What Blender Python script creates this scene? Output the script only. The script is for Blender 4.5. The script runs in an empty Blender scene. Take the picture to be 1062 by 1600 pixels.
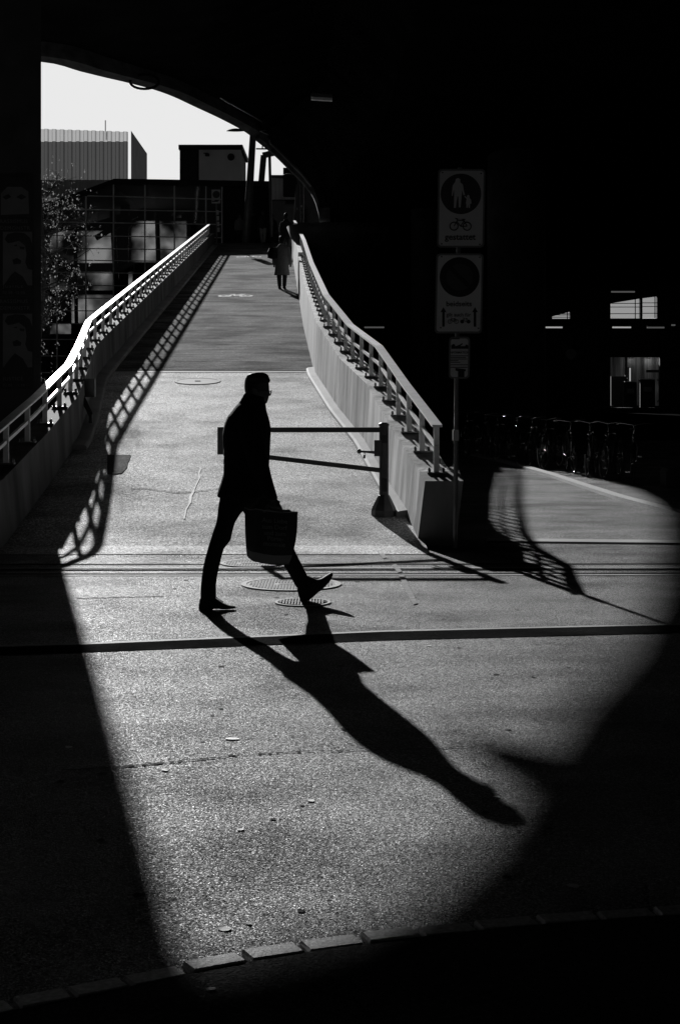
import bpy, bmesh, math, random
from mathutils import Vector, Matrix
random.seed(7)
R = math.radians
S = bpy.context.scene
COL = S.collection

# ------------------------------------------------------------------ camera
F, CX, HY, CH = 2400.0, 531.0, 600.0, 1.69          # focal length in px, principal point, eye height
cam_d = bpy.data.cameras.new('camera'); cam = bpy.data.objects.new('camera', cam_d); COL.objects.link(cam)
cam.location = (0, 0, CH); cam.rotation_euler = (R(90), 0, 0)
cam_d.sensor_fit = 'VERTICAL'; cam_d.sensor_height = 36; cam_d.sensor_width = 24
cam_d.lens = 36 * F / 1600; cam_d.shift_y = -200 / 1600; cam_d.clip_end = 3000; cam_d.clip_start = .05
S.camera = cam

# ------------------------------------------------------------------ light
SUN_AZ, SUN_EL = 12.3, 16.8                           # degrees left of the view axis, above the horizon
SKY_WHITE = 17.0
W = bpy.data.worlds.new('World'); S.world = W; W.use_nodes = True
nt = W.node_tree; nt.nodes.clear()
sky = nt.nodes.new('ShaderNodeTexSky'); sky.sky_type = 'NISHITA'; sky.sun_disc = False
sky.sun_elevation = R(SUN_EL); sky.sun_rotation = R(-SUN_AZ); sky.dust_density = 1.0; sky.air_density = 1.0; sky.ozone_density = 1.5
sep = nt.nodes.new('ShaderNodeSeparateColor'); nt.links.new(sky.outputs[0], sep.inputs[0])   # black and white film behind a red filter
nm = nt.nodes.new('ShaderNodeMath'); nm.operation = 'MULTIPLY'; nm.inputs[1].default_value = 1 / SKY_WHITE; nt.links.new(sep.outputs[0], nm.inputs[0])
pw_ = nt.nodes.new('ShaderNodeMath'); pw_.operation = 'POWER'; pw_.inputs[1].default_value = 2.3; nt.links.new(nm.outputs[0], pw_.inputs[0])      # the red filter's hard tonal curve: deep blue goes dark
mn = nt.nodes.new('ShaderNodeMath'); mn.operation = 'MINIMUM'; mn.inputs[1].default_value = 1.0; nt.links.new(pw_.outputs[0], mn.inputs[0])
mb = nt.nodes.new('ShaderNodeMath'); mb.operation = 'MULTIPLY'; mb.inputs[1].default_value = SKY_WHITE; nt.links.new(mn.outputs[0], mb.inputs[0])
bg = nt.nodes.new('ShaderNodeBackground'); nt.links.new(mb.outputs[0], bg.inputs[0]); bg.inputs[1].default_value = .05
wo = nt.nodes.new('ShaderNodeOutputWorld'); nt.links.new(bg.outputs[0], wo.inputs[0])
sl = bpy.data.lights.new('sun', 'SUN'); sl.energy = 5.0; sl.angle = R(.5); sl.color = (1, 1, 1)
sun = bpy.data.objects.new('sun', sl); COL.objects.link(sun)
SD = Vector((-math.sin(R(SUN_AZ)) * math.cos(R(SUN_EL)), math.cos(R(SUN_AZ)) * math.cos(R(SUN_EL)), math.sin(R(SUN_EL))))
sun.rotation_euler = SD.to_track_quat('Z', 'Y').to_euler()
S.view_settings.view_transform = 'Standard'; S.view_settings.look = 'None'
S.view_settings.exposure = -.05; S.view_settings.gamma = 1
S.render.engine = 'CYCLES'
S.cycles.max_bounces = 6; S.cycles.transparent_max_bounces = 12

# ------------------------------------------------------------------ pixel helpers (photo px -> place)
def P(px, py, d): return Vector(((px - CX) / F * d, d, CH - (py - HY) / F * d))
def G(px, py, z=0.0):
    d = F * (CH - z) / (py - HY); return Vector(((px - CX) / F * d, d, z))
D0, SL, DC = 15.5, .1423, 77.0
def rz(d): return 0.0 if d <= D0 else (SL * (min(d, DC) - D0))
def RG(px, py):                                        # pixel on the ramp
    k = (HY - py) / F
    d = (CH + SL * D0) / (SL - k); return Vector(((px - CX) / F * d, d, rz(d)))

# ------------------------------------------------------------------ materials (all grey: the photograph is monochrome)
def nmat(name):
    m = bpy.data.materials.new(name); m.use_nodes = True
    return m, m.node_tree.nodes, m.node_tree.links, m.node_tree.nodes['Principled BSDF']
def g(v): return (v, v, v, 1)
def mat(name, base, rough=.6, metal=0, var=.25, vscale=3, bump=0, bscale=60, spec=.5, stretch=(1, 1, 1)):
    m, N, L, b = nmat(name)
    b.inputs['Roughness'].default_value = rough; b.inputs['Metallic'].default_value = metal
    b.inputs['Specular IOR Level'].default_value = spec
    tc = N.new('ShaderNodeTexCoord'); mp = N.new('ShaderNodeMapping'); mp.inputs[3].default_value = stretch
    L.new(tc.outputs['Object'], mp.inputs[0])
    n = N.new('ShaderNodeTexNoise'); n.inputs['Scale'].default_value = vscale; n.inputs['Detail'].default_value = 6
    L.new(mp.outputs[0], n.inputs[0])
    cr = N.new('ShaderNodeValToRGB'); cr.color_ramp.elements[0].position = .3; cr.color_ramp.elements[1].position = .7
    cr.color_ramp.elements[0].color = g(base * (1 - var)); cr.color_ramp.elements[1].color = g(min(1, base * (1 + var)))
    L.new(n.outputs[0], cr.inputs[0]); L.new(cr.outputs[0], b.inputs['Base Color'])
    if bump:
        n2 = N.new('ShaderNodeTexNoise'); n2.inputs['Scale'].default_value = bscale; n2.inputs['Detail'].default_value = 4
        L.new(mp.outputs[0], n2.inputs[0])
        bp = N.new('ShaderNodeBump'); bp.inputs['Strength'].default_value = bump; bp.inputs['Distance'].default_value = .01
        L.new(n2.outputs[0], bp.inputs['Height']); L.new(bp.outputs[0], b.inputs['Normal'])
    return m
def asphalt(name, dark, light, rough=.5, spec=.5, grain=130, bump=.6, groove=0, patch=.5, speck=.25, hard=False, ior=1.5):
    """fine aggregate: bright and dark grains, soft large patches, optional broom grooves across the slope"""
    m, N, L, b = nmat(name)
    b.inputs['Roughness'].default_value = rough; b.inputs['Specular IOR Level'].default_value = spec; b.inputs['IOR'].default_value = ior
    tc = N.new('ShaderNodeTexCoord'); o = tc.outputs['Object']
    big = N.new('ShaderNodeTexNoise'); big.inputs['Scale'].default_value = patch; big.inputs['Detail'].default_value = 8; big.inputs['Roughness'].default_value = .65; L.new(o, big.inputs[0])
    mp = N.new('ShaderNodeMapping'); mp.inputs[3].default_value = (.8, 1.2, 1); L.new(o, mp.inputs[0])
    st = N.new('ShaderNodeTexNoise'); st.inputs['Scale'].default_value = 1.3; st.inputs['Detail'].default_value = 7; L.new(mp.outputs[0], st.inputs[0])
    mx = N.new('ShaderNodeMath'); mx.operation = 'ADD'; L.new(big.outputs[0], mx.inputs[0]); L.new(st.outputs[0], mx.inputs[1])
    hf = N.new('ShaderNodeMath'); hf.operation = 'MULTIPLY'; hf.inputs[1].default_value = .5; L.new(mx.outputs[0], hf.inputs[0])
    cr = N.new('ShaderNodeValToRGB'); cr.color_ramp.elements[0].position = .40; cr.color_ramp.elements[1].position = .60
    cr.color_ramp.elements[0].color = g(dark); cr.color_ramp.elements[1].color = g(light); L.new(hf.outputs[0], cr.inputs[0])
    vo = N.new('ShaderNodeTexVoronoi'); vo.inputs['Scale'].default_value = grain; L.new(o, vo.inputs[0])
    sc = N.new('ShaderNodeSeparateColor'); L.new(vo.outputs['Color'], sc.inputs[0])
    sr = N.new('ShaderNodeValToRGB'); e = sr.color_ramp.elements
    e[0].position = .0; e[0].color = g(.3 if hard else .5); e[1].position = 1.0; e[1].color = g(4.5 if hard else 2.4)
    k = e.new(.6); k.color = g(.8 if hard else 1.0)
    L.new(sc.outputs[0], sr.inputs[0])
    mul = N.new('ShaderNodeMix'); mul.data_type = 'RGBA'; mul.blend_type = 'MULTIPLY'; mul.inputs[0].default_value = speck * 2
    L.new(cr.outputs[0], mul.inputs[6]); L.new(sr.outputs[0], mul.inputs[7]); L.new(mul.outputs[2], b.inputs['Base Color'])
    n2 = N.new('ShaderNodeTexNoise'); n2.inputs['Scale'].default_value = grain * .8; n2.inputs['Detail'].default_value = 3; L.new(o, n2.inputs[0])
    bp = N.new('ShaderNodeBump'); bp.inputs['Strength'].default_value = bump; bp.inputs['Distance'].default_value = .012 if hard else .006
    L.new(n2.outputs[0], bp.inputs['Height']); last = bp.outputs[0]
    bv = N.new('ShaderNodeBump'); bv.inputs['Strength'].default_value = bump * .7; bv.inputs['Distance'].default_value = .012 if hard else .005
    L.new(vo.outputs['Distance'], bv.inputs['Height']); L.new(last, bv.inputs['Normal']); last = bv.outputs[0]
    if groove:
        mg = N.new('ShaderNodeMapping'); mg.inputs[3].default_value = (.25, 6, 1); L.new(o, mg.inputs[0])
        ng = N.new('ShaderNodeTexNoise'); ng.inputs['Scale'].default_value = 2.2; ng.inputs['Detail'].default_value = 5; L.new(mg.outputs[0], ng.inputs[0])
        b3 = N.new('ShaderNodeBump'); b3.inputs['Strength'].default_value = groove; b3.inputs['Distance'].default_value = .03
        L.new(ng.outputs[0], b3.inputs['Height']); L.new(last, b3.inputs['Normal']); last = b3.outputs[0]
    if groove:
        gr = N.new('ShaderNodeValToRGB'); gr.color_ramp.elements[0].position = .35; gr.color_ramp.elements[1].position = .65; gr.color_ramp.elements[0].color = g(.45); gr.color_ramp.elements[1].color = g(1.7); L.new(ng.outputs[0], gr.inputs[0])
        m3 = N.new('ShaderNodeMix'); m3.data_type = 'RGBA'; m3.blend_type = 'MULTIPLY'; m3.inputs[0].default_value = 1; L.new(mul.outputs[2], m3.inputs[6]); L.new(gr.outputs[0], m3.inputs[7]); L.new(m3.outputs[2], b.inputs['Base Color'])
    L.new(last, b.inputs['Normal'])
    rr = N.new('ShaderNodeMapRange'); rr.inputs[3].default_value = rough - .12; rr.inputs[4].default_value = rough + .15
    L.new(sc.outputs[1], rr.inputs[0]); L.new(rr.outputs[0], b.inputs['Roughness'])
    pg = N.new('ShaderNodeMapRange'); pg.inputs[1].default_value = .42; pg.inputs[2].default_value = .6; pg.inputs[3].default_value = .35; pg.inputs[4].default_value = 1.9; L.new(hf.outputs[0], pg.inputs[0])
    gm = N.new('ShaderNodeMath'); gm.operation = 'MULTIPLY'; gm.inputs[1].default_value = spec; L.new(pg.outputs[0], gm.inputs[0]); L.new(gm.outputs[0], b.inputs['Specular IOR Level'])
    if hard:                                           # polished stones beside dull binder
        rr.inputs[3].default_value = .5; rr.inputs[4].default_value = 1.0
        pw = N.new('ShaderNodeMath'); pw.operation = 'POWER'; pw.inputs[1].default_value = 2.2; L.new(sc.outputs[2], pw.inputs[0])
        sm = N.new('ShaderNodeMapRange'); sm.inputs[3].default_value = .0; sm.inputs[4].default_value = spec * 4; L.new(pw.outputs[0], sm.inputs[0]); gq = N.new('ShaderNodeMath'); gq.operation = 'MULTIPLY'; L.new(sm.outputs[0], gq.inputs[0]); L.new(pg.outputs[0], gq.inputs[1]); L.new(gq.outputs[0], b.inputs['Specular IOR Level'])
    return m
M = dict(
    road=asphalt('road_asphalt', .07, .17, .85, .3, 170, 1.0, speck=.5, hard=True),
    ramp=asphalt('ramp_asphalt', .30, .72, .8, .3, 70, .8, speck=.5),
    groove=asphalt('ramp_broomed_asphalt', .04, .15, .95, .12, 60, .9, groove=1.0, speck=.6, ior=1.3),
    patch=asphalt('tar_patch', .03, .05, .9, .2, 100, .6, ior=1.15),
    strip=asphalt('dark_joint', .012, .03, 1.0, .03, 100, .6, ior=1.03),
    conc=mat('pale_concrete', .34, .8, var=.3, vscale=1.4, bump=.25, bscale=25),
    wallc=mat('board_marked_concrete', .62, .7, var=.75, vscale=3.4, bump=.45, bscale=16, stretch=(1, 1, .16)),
    wallshade=mat('shaded_concrete', .2, .85, var=.5, vscale=2.2, bump=.3, bscale=14, stretch=(1, 1, .25), spec=.2),  # shaded copy of the parapet concrete: shade put into its tone
    kerb=mat('granite', .48, .6, var=.4, vscale=60, bump=.25, bscale=120),
    streak=mat('streaked_sheet', .4, .8, var=.95, vscale=1.6, stretch=(2.5, 1, .12)),
    faint=mat('faint_marking', .16, .9, var=.6, vscale=14),
    steel=mat('galvanised_steel', .55, .34, metal=.85, var=.12, vscale=8),
    rail=mat('painted_rail', .88, .5, metal=.7, var=.1, vscale=6),
    bolt=mat('dark_bolt', .12, .35, metal=.9),
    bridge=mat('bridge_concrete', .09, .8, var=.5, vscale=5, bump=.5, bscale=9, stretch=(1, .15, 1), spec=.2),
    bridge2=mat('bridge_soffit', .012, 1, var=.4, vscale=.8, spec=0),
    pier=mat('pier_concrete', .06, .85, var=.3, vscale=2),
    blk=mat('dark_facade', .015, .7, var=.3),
    frame=mat('dark_frame_metal', .10, .45, metal=.4),
    mull=mat('mullion_metal', .85, .6),
    wool=mat('black_wool', .012, .95, var=.3, vscale=60, bump=.3, bscale=400, spec=.15),
    denim=mat('dark_trousers', .014, .9, var=.3, vscale=50, spec=.15),
    leather=mat('black_leather', .01, .7, spec=.15),
    skin=mat('skin', .09, .55, var=.08),
    hair=mat('dark_hair', .01, .6, var=.4, vscale=90, bump=.5, bscale=200),
    bag=mat('dark_tote_fabric', .02, .8, var=.15), bag2=mat('tote_grey_band', .22, .8, var=.15), bagtxt=mat('tote_print', .16, .8, var=.05),
    rubber=mat('tyre_rubber', .02, .8), chrome=mat('chrome', .6, .12, metal=1, var=.05),
    bikep=mat('bicycle_paint', .04, .25, spec=.6), white=mat('white_paint', .72, .5, var=.06), off=mat('worn_white_marking', .42, .7, var=.35, vscale=12),
    sign=mat('sign_sheet', .72, .45, var=.04), signd=mat('sign_dark_blue', .05, .4, var=.05), signk=mat('sign_black', .015, .5), signf=mat('sign_frame', .22, .4, metal=.6),
    signr=mat('sign_red', .12, .45, var=.05),
    coat=mat('grey_quilted_coat', .17, .8, var=.2, vscale=20), coatd=mat('dark_cloth', .03, .9), light_cloth=mat('light_cloth', .45, .9),
    bark=mat('bark', .09, .9, bump=.6, bscale=30), poster=mat('poster_paper', .16, .7, var=.15, vscale=4), ink=mat('poster_ink', .03, .6),
    panel=mat('panel_grey', .75, .7, var=.12, vscale=.6), car=mat('dark_car_paint', .03, .12, spec=.7), cast=mat('cast_iron', .07, .75, metal=.0, bump=.4, bscale=90),
    litter=mat('litter_paper', .75, .7, var=.05), soil=mat('ground_soil', .03, .9, var=.4, spec=0),
)
def emis(name, v, s):
    m, N, L, b = nmat(name); b.inputs['Base Color'].default_value = g(v)
    b.inputs['Emission Color'].default_value = g(1); b.inputs['Emission Strength'].default_value = s; return m
M['tube'] = emis('lit_tube', .8, .35); M['tubedim'] = emis('lit_tube_dim', .8, .07)
def transl(name, v, t=.8):
    m, N, L, b = nmat(name); b.inputs['Base Color'].default_value = g(v); b.inputs['Roughness'].default_value = .7
    tr = N.new('ShaderNodeBsdfTranslucent'); tr.inputs[0].default_value = g(v); mx = N.new('ShaderNodeMixShader'); mx.inputs[0].default_value = t
    L.new(b.outputs[0], mx.inputs[1]); L.new(tr.outputs[0], mx.inputs[2]); L.new(mx.outputs[0], N['Material Output'].inputs[0]); return m
M['translu'] = transl('corrugated_polycarbonate', .36, .7); M['leaf'] = transl('autumn_leaf', .3, .5)
M['clad'] = transl('dark_corrugated_sheet', .06, .7)
M['reflpane'] = transl('reflection_patch', .3, .9)  # noise in the colour paints soft reflections
_n = M['reflpane'].node_tree.nodes; _l = M['reflpane'].node_tree.links; _t = _n.new('ShaderNodeTexNoise'); _t.inputs['Scale'].default_value = .42; _t.inputs['Detail'].default_value = 3
_c = _n.new('ShaderNodeTexCoord'); _r = _n.new('ShaderNodeValToRGB'); _r.color_ramp.elements[0].position = .40; _r.color_ramp.elements[1].position = .62; _r.color_ramp.elements[0].color = g(.02); _r.color_ramp.elements[1].color = g(.6)
_l.new(_c.outputs['Object'], _t.inputs[0]); _l.new(_t.outputs[0], _r.inputs[0]); _l.new(_r.outputs[0], [x for x in _n if x.type == 'BSDF_TRANSLUCENT'][0].inputs[0])
def glass(name, tint, refl=.12, rough=.04):
    m, N, L, b = nmat(name)
    tr = N.new('ShaderNodeBsdfTransparent'); tr.inputs[0].default_value = g(tint)
    gl = N.new('ShaderNodeBsdfGlossy'); gl.inputs[0].default_value = g(.8); gl.inputs[1].default_value = rough
    fr = N.new('ShaderNodeFresnel'); fr.inputs[0].default_value = 1.45
    mx = N.new('ShaderNodeMixShader'); L.new(fr.outputs[0], mx.inputs[0]); L.new(tr.outputs[0], mx.inputs[1]); L.new(gl.outputs[0], mx.inputs[2])
    L.new(mx.outputs[0], N['Material Output'].inputs[0]); return m
M['glass'] = glass('dark_window_glass', .45); M['lens'] = glass('spectacle_lens', .95); M['skyglass'] = glass('dusty_skylight', .62)

# ------------------------------------------------------------------ object helpers
def link(o, parent=None):
    COL.objects.link(o)
    if parent is not None: o.parent = parent
    return o
def tag(o, label=None, cat=None, group=None, kind=None):
    if label: o['label'] = label
    if cat: o['category'] = cat
    if group: o['group'] = group
    if kind: o['kind'] = kind
    return o
def thing(name, label, cat, loc=(0, 0, 0), rot=0, group=None):
    o = bpy.data.objects.new(name, None); o.location = loc; o.rotation_euler = (0, 0, rot); link(o); o.empty_display_size = .2
    return tag(o, label, cat, group)
def obj(name, bm, m, parent=None, smooth=False, world=True):
    """link a bmesh as one object; coordinates are world ones, moved into the parent's frame"""
    me = bpy.data.meshes.new(name)
    bmesh.ops.recalc_face_normals(bm, faces=bm.faces[:])
    if smooth:
        for f in bm.faces: f.smooth = True
    bm.to_mesh(me); bm.free()
    if m is not None: me.materials.append(M[m] if isinstance(m, str) else m)
    o = bpy.data.objects.new(name, me); link(o, parent)
    if parent is not None and world:
        off = Vector((0, 0, 0)); q = parent; mm = Matrix.Identity(4)
        chain = []
        while q is not None: chain.append(q); q = q.parent
        for q in reversed(chain):
            mm = mm @ Matrix.LocRotScale(q.location, q.rotation_euler, q.scale)
        me.transform(mm.inverted())
    return o
def B(): return bmesh.new()
def box(bm, c, s, rot=None):
    vs = []
    for x in (-.5, .5):
        for y in (-.5, .5):
            for z in (-.5, .5):
                v = Vector((x * s[0], y * s[1], z * s[2]))
                if rot is not None: v = rot @ v
                vs.append(bm.verts.new(v + Vector(c)))
    for f in ((0, 1, 3, 2), (4, 6, 7, 5), (0, 4, 5, 1), (2, 3, 7, 6), (0, 2, 6, 4), (1, 5, 7, 3)):
        bm.faces.new([vs[i] for i in f])
    return bm
def bar(bm, a, b, w, h, up=Vector((0, 0, 1))):
    """rectangular bar from a to b: w across, h along up"""
    a, b = Vector(a), Vector(b); t = (b - a).normalized(); s = t.cross(up)
    if s.length < 1e-5: s = Vector((1, 0, 0))
    s.normalize(); u = s.cross(t).normalized()
    r = [[p + s * (w / 2 * i) + u * (h / 2 * j) for i, j in ((-1, -1), (1, -1), (1, 1), (-1, 1))] for p in (a, b)]
    return loft(bm, r)
def loft(bm, rings, cap=True, closed=True):
    V = [[bm.verts.new(p) for p in r] for r in rings]; n = len(V[0])
    for i in range(len(V) - 1):
        for j in range(n if closed else n - 1):
            k = (j + 1) % n
            try: bm.faces.new((V[i][j], V[i][k], V[i + 1][k], V[i + 1][j]))
            except ValueError: pass
    if cap and closed:
        for r in (V[0], V[-1]):
            try: bm.faces.new(r)
            except ValueError: pass
    return bm
def circ(c, r, axis, n=12, r2=None):
    a = Vector(axis).normalized(); u = a.orthogonal().normalized(); v = a.cross(u)
    return [Vector(c) + u * (r * math.cos(2 * math.pi * i / n)) + v * ((r2 or r) * math.sin(2 * math.pi * i / n)) for i in range(n)]
def tube(bm, pts, r, n=10, closed=False):
    """round tube along a polyline with parallel-transported rings; r a number or a list"""
    pts = [Vector(p) for p in pts]; N = len(pts)
    rr = r if isinstance(r, (list, tuple)) else [r] * N
    rings = []; u = None
    for i, p in enumerate(pts):
        if closed: t = (pts[(i + 1) % N] - pts[i - 1]).normalized()
        else: t = (pts[min(i + 1, N - 1)] - pts[max(i - 1, 0)]).normalized()
        if u is None: u = t.orthogonal().normalized()
        u = (u - t * u.dot(t)).normalized(); v = t.cross(u)
        rings.append([p + u * (rr[i] * math.cos(2 * math.pi * k / n)) + v * (rr[i] * math.sin(2 * math.pi * k / n)) for k in range(n)])
    if closed: rings.append(rings[0]); return loft(bm, rings, cap=False)
    return loft(bm, rings)
def lathe(bm, c, prof, n=24):
    return loft(bm, [[Vector(c) + Vector((max(r, 1e-4) * math.cos(2 * math.pi * i / n), max(r, 1e-4) * math.sin(2 * math.pi * i / n), z)) for i in range(n)] for r, z in prof])
def prism(bm, pts, off):
    """polygon extruded by off"""
    a = [bm.verts.new(Vector(p)) for p in pts]; b = [bm.verts.new(Vector(p) + Vector(off)) for p in pts]
    bm.faces.new(a); bm.faces.new(b[::-1])
    for i in range(len(a)):
        j = (i + 1) % len(a); bm.faces.new((a[i], b[i], b[j], a[j]))
    return bm
def sheet(bm, pts):
    bm.faces.new([bm.verts.new(Vector(p)) for p in pts]); return bm
def remesh(o, voxel, smooth=2):
    md = o.modifiers.new('r', 'REMESH'); md.mode = 'VOXEL'; md.voxel_size = voxel; md.use_smooth_shade = True
    if smooth:
        sm = o.modifiers.new('s', 'SMOOTH'); sm.iterations = smooth; sm.factor = .5
    dg = bpy.context.evaluated_depsgraph_get(); dg.update()
    me = bpy.data.meshes.new_from_object(o.evaluated_get(dg)); old = o.data; o.modifiers.clear(); o.data = me
    if not me.materials:
        for m in old.materials: me.materials.append(m)
    for p in me.polygons: p.use_smooth = True
    return o
def text(name, s, size, m, mw, parent, align='CENTER', spacing=1.0, bold=0.0, ext=.0015):
    cu = bpy.data.curves.new(name, 'FONT'); cu.body = s; cu.size = size; cu.extrude = ext; cu.align_x = align; cu.align_y = 'CENTER'; cu.offset = bold; cu.space_character = spacing
    cu.resolution_u = 3
    t = bpy.data.objects.new(name, cu); COL.objects.link(t)
    dg = bpy.context.evaluated_depsgraph_get(); dg.update()
    me = bpy.data.meshes.new_from_object(t.evaluated_get(dg)); me.transform(mw)
    bpy.data.objects.remove(t); bpy.data.curves.remove(cu)
    me.materials.clear(); me.materials.append(M[m])
    o = bpy.data.objects.new(name, me); link(o, parent)
    if parent is not None: me.transform(Matrix.Translation(parent.location).inverted())
    return o
FRONT = Matrix.Rotation(R(90), 4, 'X')                 # lettering that faces the camera (-Y)
def copy_tree(o, parent=None):
    c = o.copy(); COL.objects.link(c); c.parent = parent
    for ch in list(o.children): copy_tree(ch, c)
    return c

# ================================================================== SETTING
# ground: one sheet to the horizon
tag(obj('ground', sheet(B(), [(-400, -60, -.012), (400, -60, -.012), (400, 900, -.012), (-400, 900, -.012)]), 'soil'), kind='structure')
bm = B(); bmesh.ops.create_grid(bm, x_segments=2, y_segments=2, size=1)
for v in bm.verts: v.co = Vector((v.co.x * 30 + 8, v.co.y * 26 + 20, 0))
tag(obj('road', bm, 'road'), kind='structure')
# foreground pavement, a thin step above the road, and its row of granite setts
def kerb_line(t):                                      # lower photo edge of the sett row, t in px x
    pts = [(-60, 1607), (0, 1592), (150, 1562), (280, 1533), (420, 1505), (520, 1490), (620, 1476), (800, 1456), (1000, 1440), (1160, 1432)]
    for (x0, y0), (x1, y1) in zip(pts, pts[1:]):
        if t <= x1: return G(t, y0 + (y1 - y0) * (t - x0) / (x1 - x0))
    return G(t, pts[-1][1])
ks = [kerb_line(x) for x in range(-60, 1161, 20)]
low = [Vector((p.x, p.y, .016)) for p in ks]
bm = B()
for a, b in zip(low, low[1:]):
    sheet(bm, [(a.x, -6, .016), (b.x, -6, .016), b, a])
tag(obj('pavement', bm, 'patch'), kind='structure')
bm = B(); px = -60
while px < 1140:
    w = 93 + random.uniform(-6, 6)
    a, b = kerb_line(px + 4), kerb_line(px + w - 4); t = (b - a).normalized(); n = Vector((-t.y, t.x, 0))
    dz = .019 + random.uniform(-.004, .004); dp = .086 + random.uniform(-.006, .006)
    q = [a + n * .004, b + n * .004, b + n * dp, a + n * dp]
    c = sum(q, Vector()) / 4
    loft(bm, [[Vector((p.x, p.y, -.01)) for p in q], [Vector((p.x, p.y, dz - .008)) for p in q], [Vector((c.x + (p.x - c.x) * .94, c.y + (p.y - c.y) * .86, dz)) for p in q]])
    px += w
tag(obj('granite_kerb', bm, 'kerb'), kind='structure')

# ramp ---------------------------------------------------------------
RW = [(16.2, .88), (18.6, .62), (21.4, .37), (24.3, -.01), (28.3, -.43), (37, -.86), (47.3, -1.28), (68.5, -2.14), (78, -2.5)]   # inner face of right wall: (d, x)
LW = [(10.0, -3.5), (15.8, -3.5), (18.7, -3.58), (21.7, -3.71), (23.65, -3.92), (26.3, -4.24), (27.8, -4.42), (29.9, -4.51), (73.8, -6.12), (80, -6.35)]
def ip(T, d):
    if d <= T[0][0]: return T[0][1]
    for (a, xa), (b, xb) in zip(T, T[1:]):
        if d <= b: return xa + (xb - xa) * (d - a) / (b - a)
    return T[-1][1]
def ramp_piece(name, d0, d1, m, dz=0):
    bm = B(); n = max(1, int((d1 - d0) / .5)); rows = []
    for i in range(n + 1):
        d = d0 + (d1 - d0) * i / n
        rows.append([bm.verts.new((x, d, rz(d) + dz)) for x in [ip(LW, d) + (ip(RW, d) - ip(LW, d)) * k / 6 for k in range(7)]])
    for a, b in zip(rows, rows[1:]):
        for k in range(6): bm.faces.new((a[k], a[k + 1], b[k + 1], b[k]))
    return tag(obj(name, bm, m), kind='structure')
D_MID = RG(309, 580).y
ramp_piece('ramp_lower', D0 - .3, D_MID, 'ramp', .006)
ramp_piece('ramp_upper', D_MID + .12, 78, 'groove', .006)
ramp_piece('ramp_joint', D_MID, D_MID + .12, 'strip', .002)
ramp_piece('ramp_joint_edge', D_MID - .22, D_MID - .03, 'conc', .011)
# upper street level the ramp climbs to
bm = B(); box(bm, (-3.55, 118, 8.75 / 2), (5.5, 80, 8.74)); tag(obj('upper_street', bm, 'patch'), kind='structure')

def wall_rows(T, d0, d1, hfun, th, side):
    """parapet along T; side=+1 thickness to +x. returns rings (inner-bottom, inner-top, outer-top, outer-bottom)"""
    out = []; n = int((d1 - d0) / .4)
    for i in range(n + 1):
        d = d0 + (d1 - d0) * i / n; x = ip(T, d); zt = hfun(d)
        lean = .02 * side
        out.append([Vector((x - lean * 4, d, -.02)), Vector((x, d, zt)), Vector((x + th * side, d, zt)), Vector((x + th * side, d, -.02))])
    return out
RH = [(16.2, .69), (18.6, 1.165), (21.4, 1.69), (24.3, 2.1), (28.3, 2.81), (47.3, 5.6), (68.5, 8.35), (78, 9.5)]
LH = [(10.0, .62), (15.8, .67), (18.7, 1.07), (21.7, 1.50), (23.65, 1.78), (26.3, 2.16), (27.8, 2.37), (29.9, 2.67), (73.8, 8.92), (80, 9.6)]
def rht(d): return ip(RH, d)
def lht(d): return ip(LH, d)
TH = .34
wr = thing('concrete_parapet', 'long pale concrete parapet wall, sunlit, along the right side of the ramp', 'wall', (.82, 16.2, 0))
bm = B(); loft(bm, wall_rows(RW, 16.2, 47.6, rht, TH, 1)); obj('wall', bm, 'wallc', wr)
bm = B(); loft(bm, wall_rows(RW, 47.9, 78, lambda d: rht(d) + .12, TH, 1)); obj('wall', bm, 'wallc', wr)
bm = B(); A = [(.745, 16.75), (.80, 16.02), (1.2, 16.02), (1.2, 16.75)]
loft(bm, [[Vector((x, y, -.02)) for x, y in A], [Vector((x + .085, y, rht(max(y, 16.2)) - .012)) for x, y in A]]); obj('end_block', bm, 'wallshade', wr)  # end wedge, its shade put into a darker tone
wl = thing('concrete_parapet', 'long shaded concrete parapet wall along the left side of the ramp', 'wall', (-3.5, 10, 0))
bm = B(); loft(bm, wall_rows(LW, 10.0, 76, lht, .24, -1)); obj('wall', bm, 'wallshade', wl)  # darker tone stands in for the shade on this side
# pale kerb strip at the foot of each wall, on the ramp
def kerb_strip(name, T, d0, d1, side, wfun, m):
    bm = B(); rr = []; n = int((d1 - d0) / .5)
    for i in range(n + 1):
        d = d0 + (d1 - d0) * i / n; x = ip(T, d); z = rz(d); w = wfun(d)
        rr.append([Vector((x + side * w, d, z - .02)), Vector((x + side * w, d, z + .05)), Vector((x + side * (w - .03), d, z + .07)), Vector((x + side * .002, d, z + .09)), Vector((x + side * .002, d, z - .02))])
    loft(bm, rr); return tag(obj(name, bm, m), kind='structure')
kerb_strip('ramp_kerb_right', RW, 17.0, D_MID, -1, lambda d: .17, 'conc')
kerb_strip('ramp_kerb_left', LW, 21, 74, 1, lambda d: .22, 'conc')
RE = [(16.2, .82), (17.3, .64)]

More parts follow.
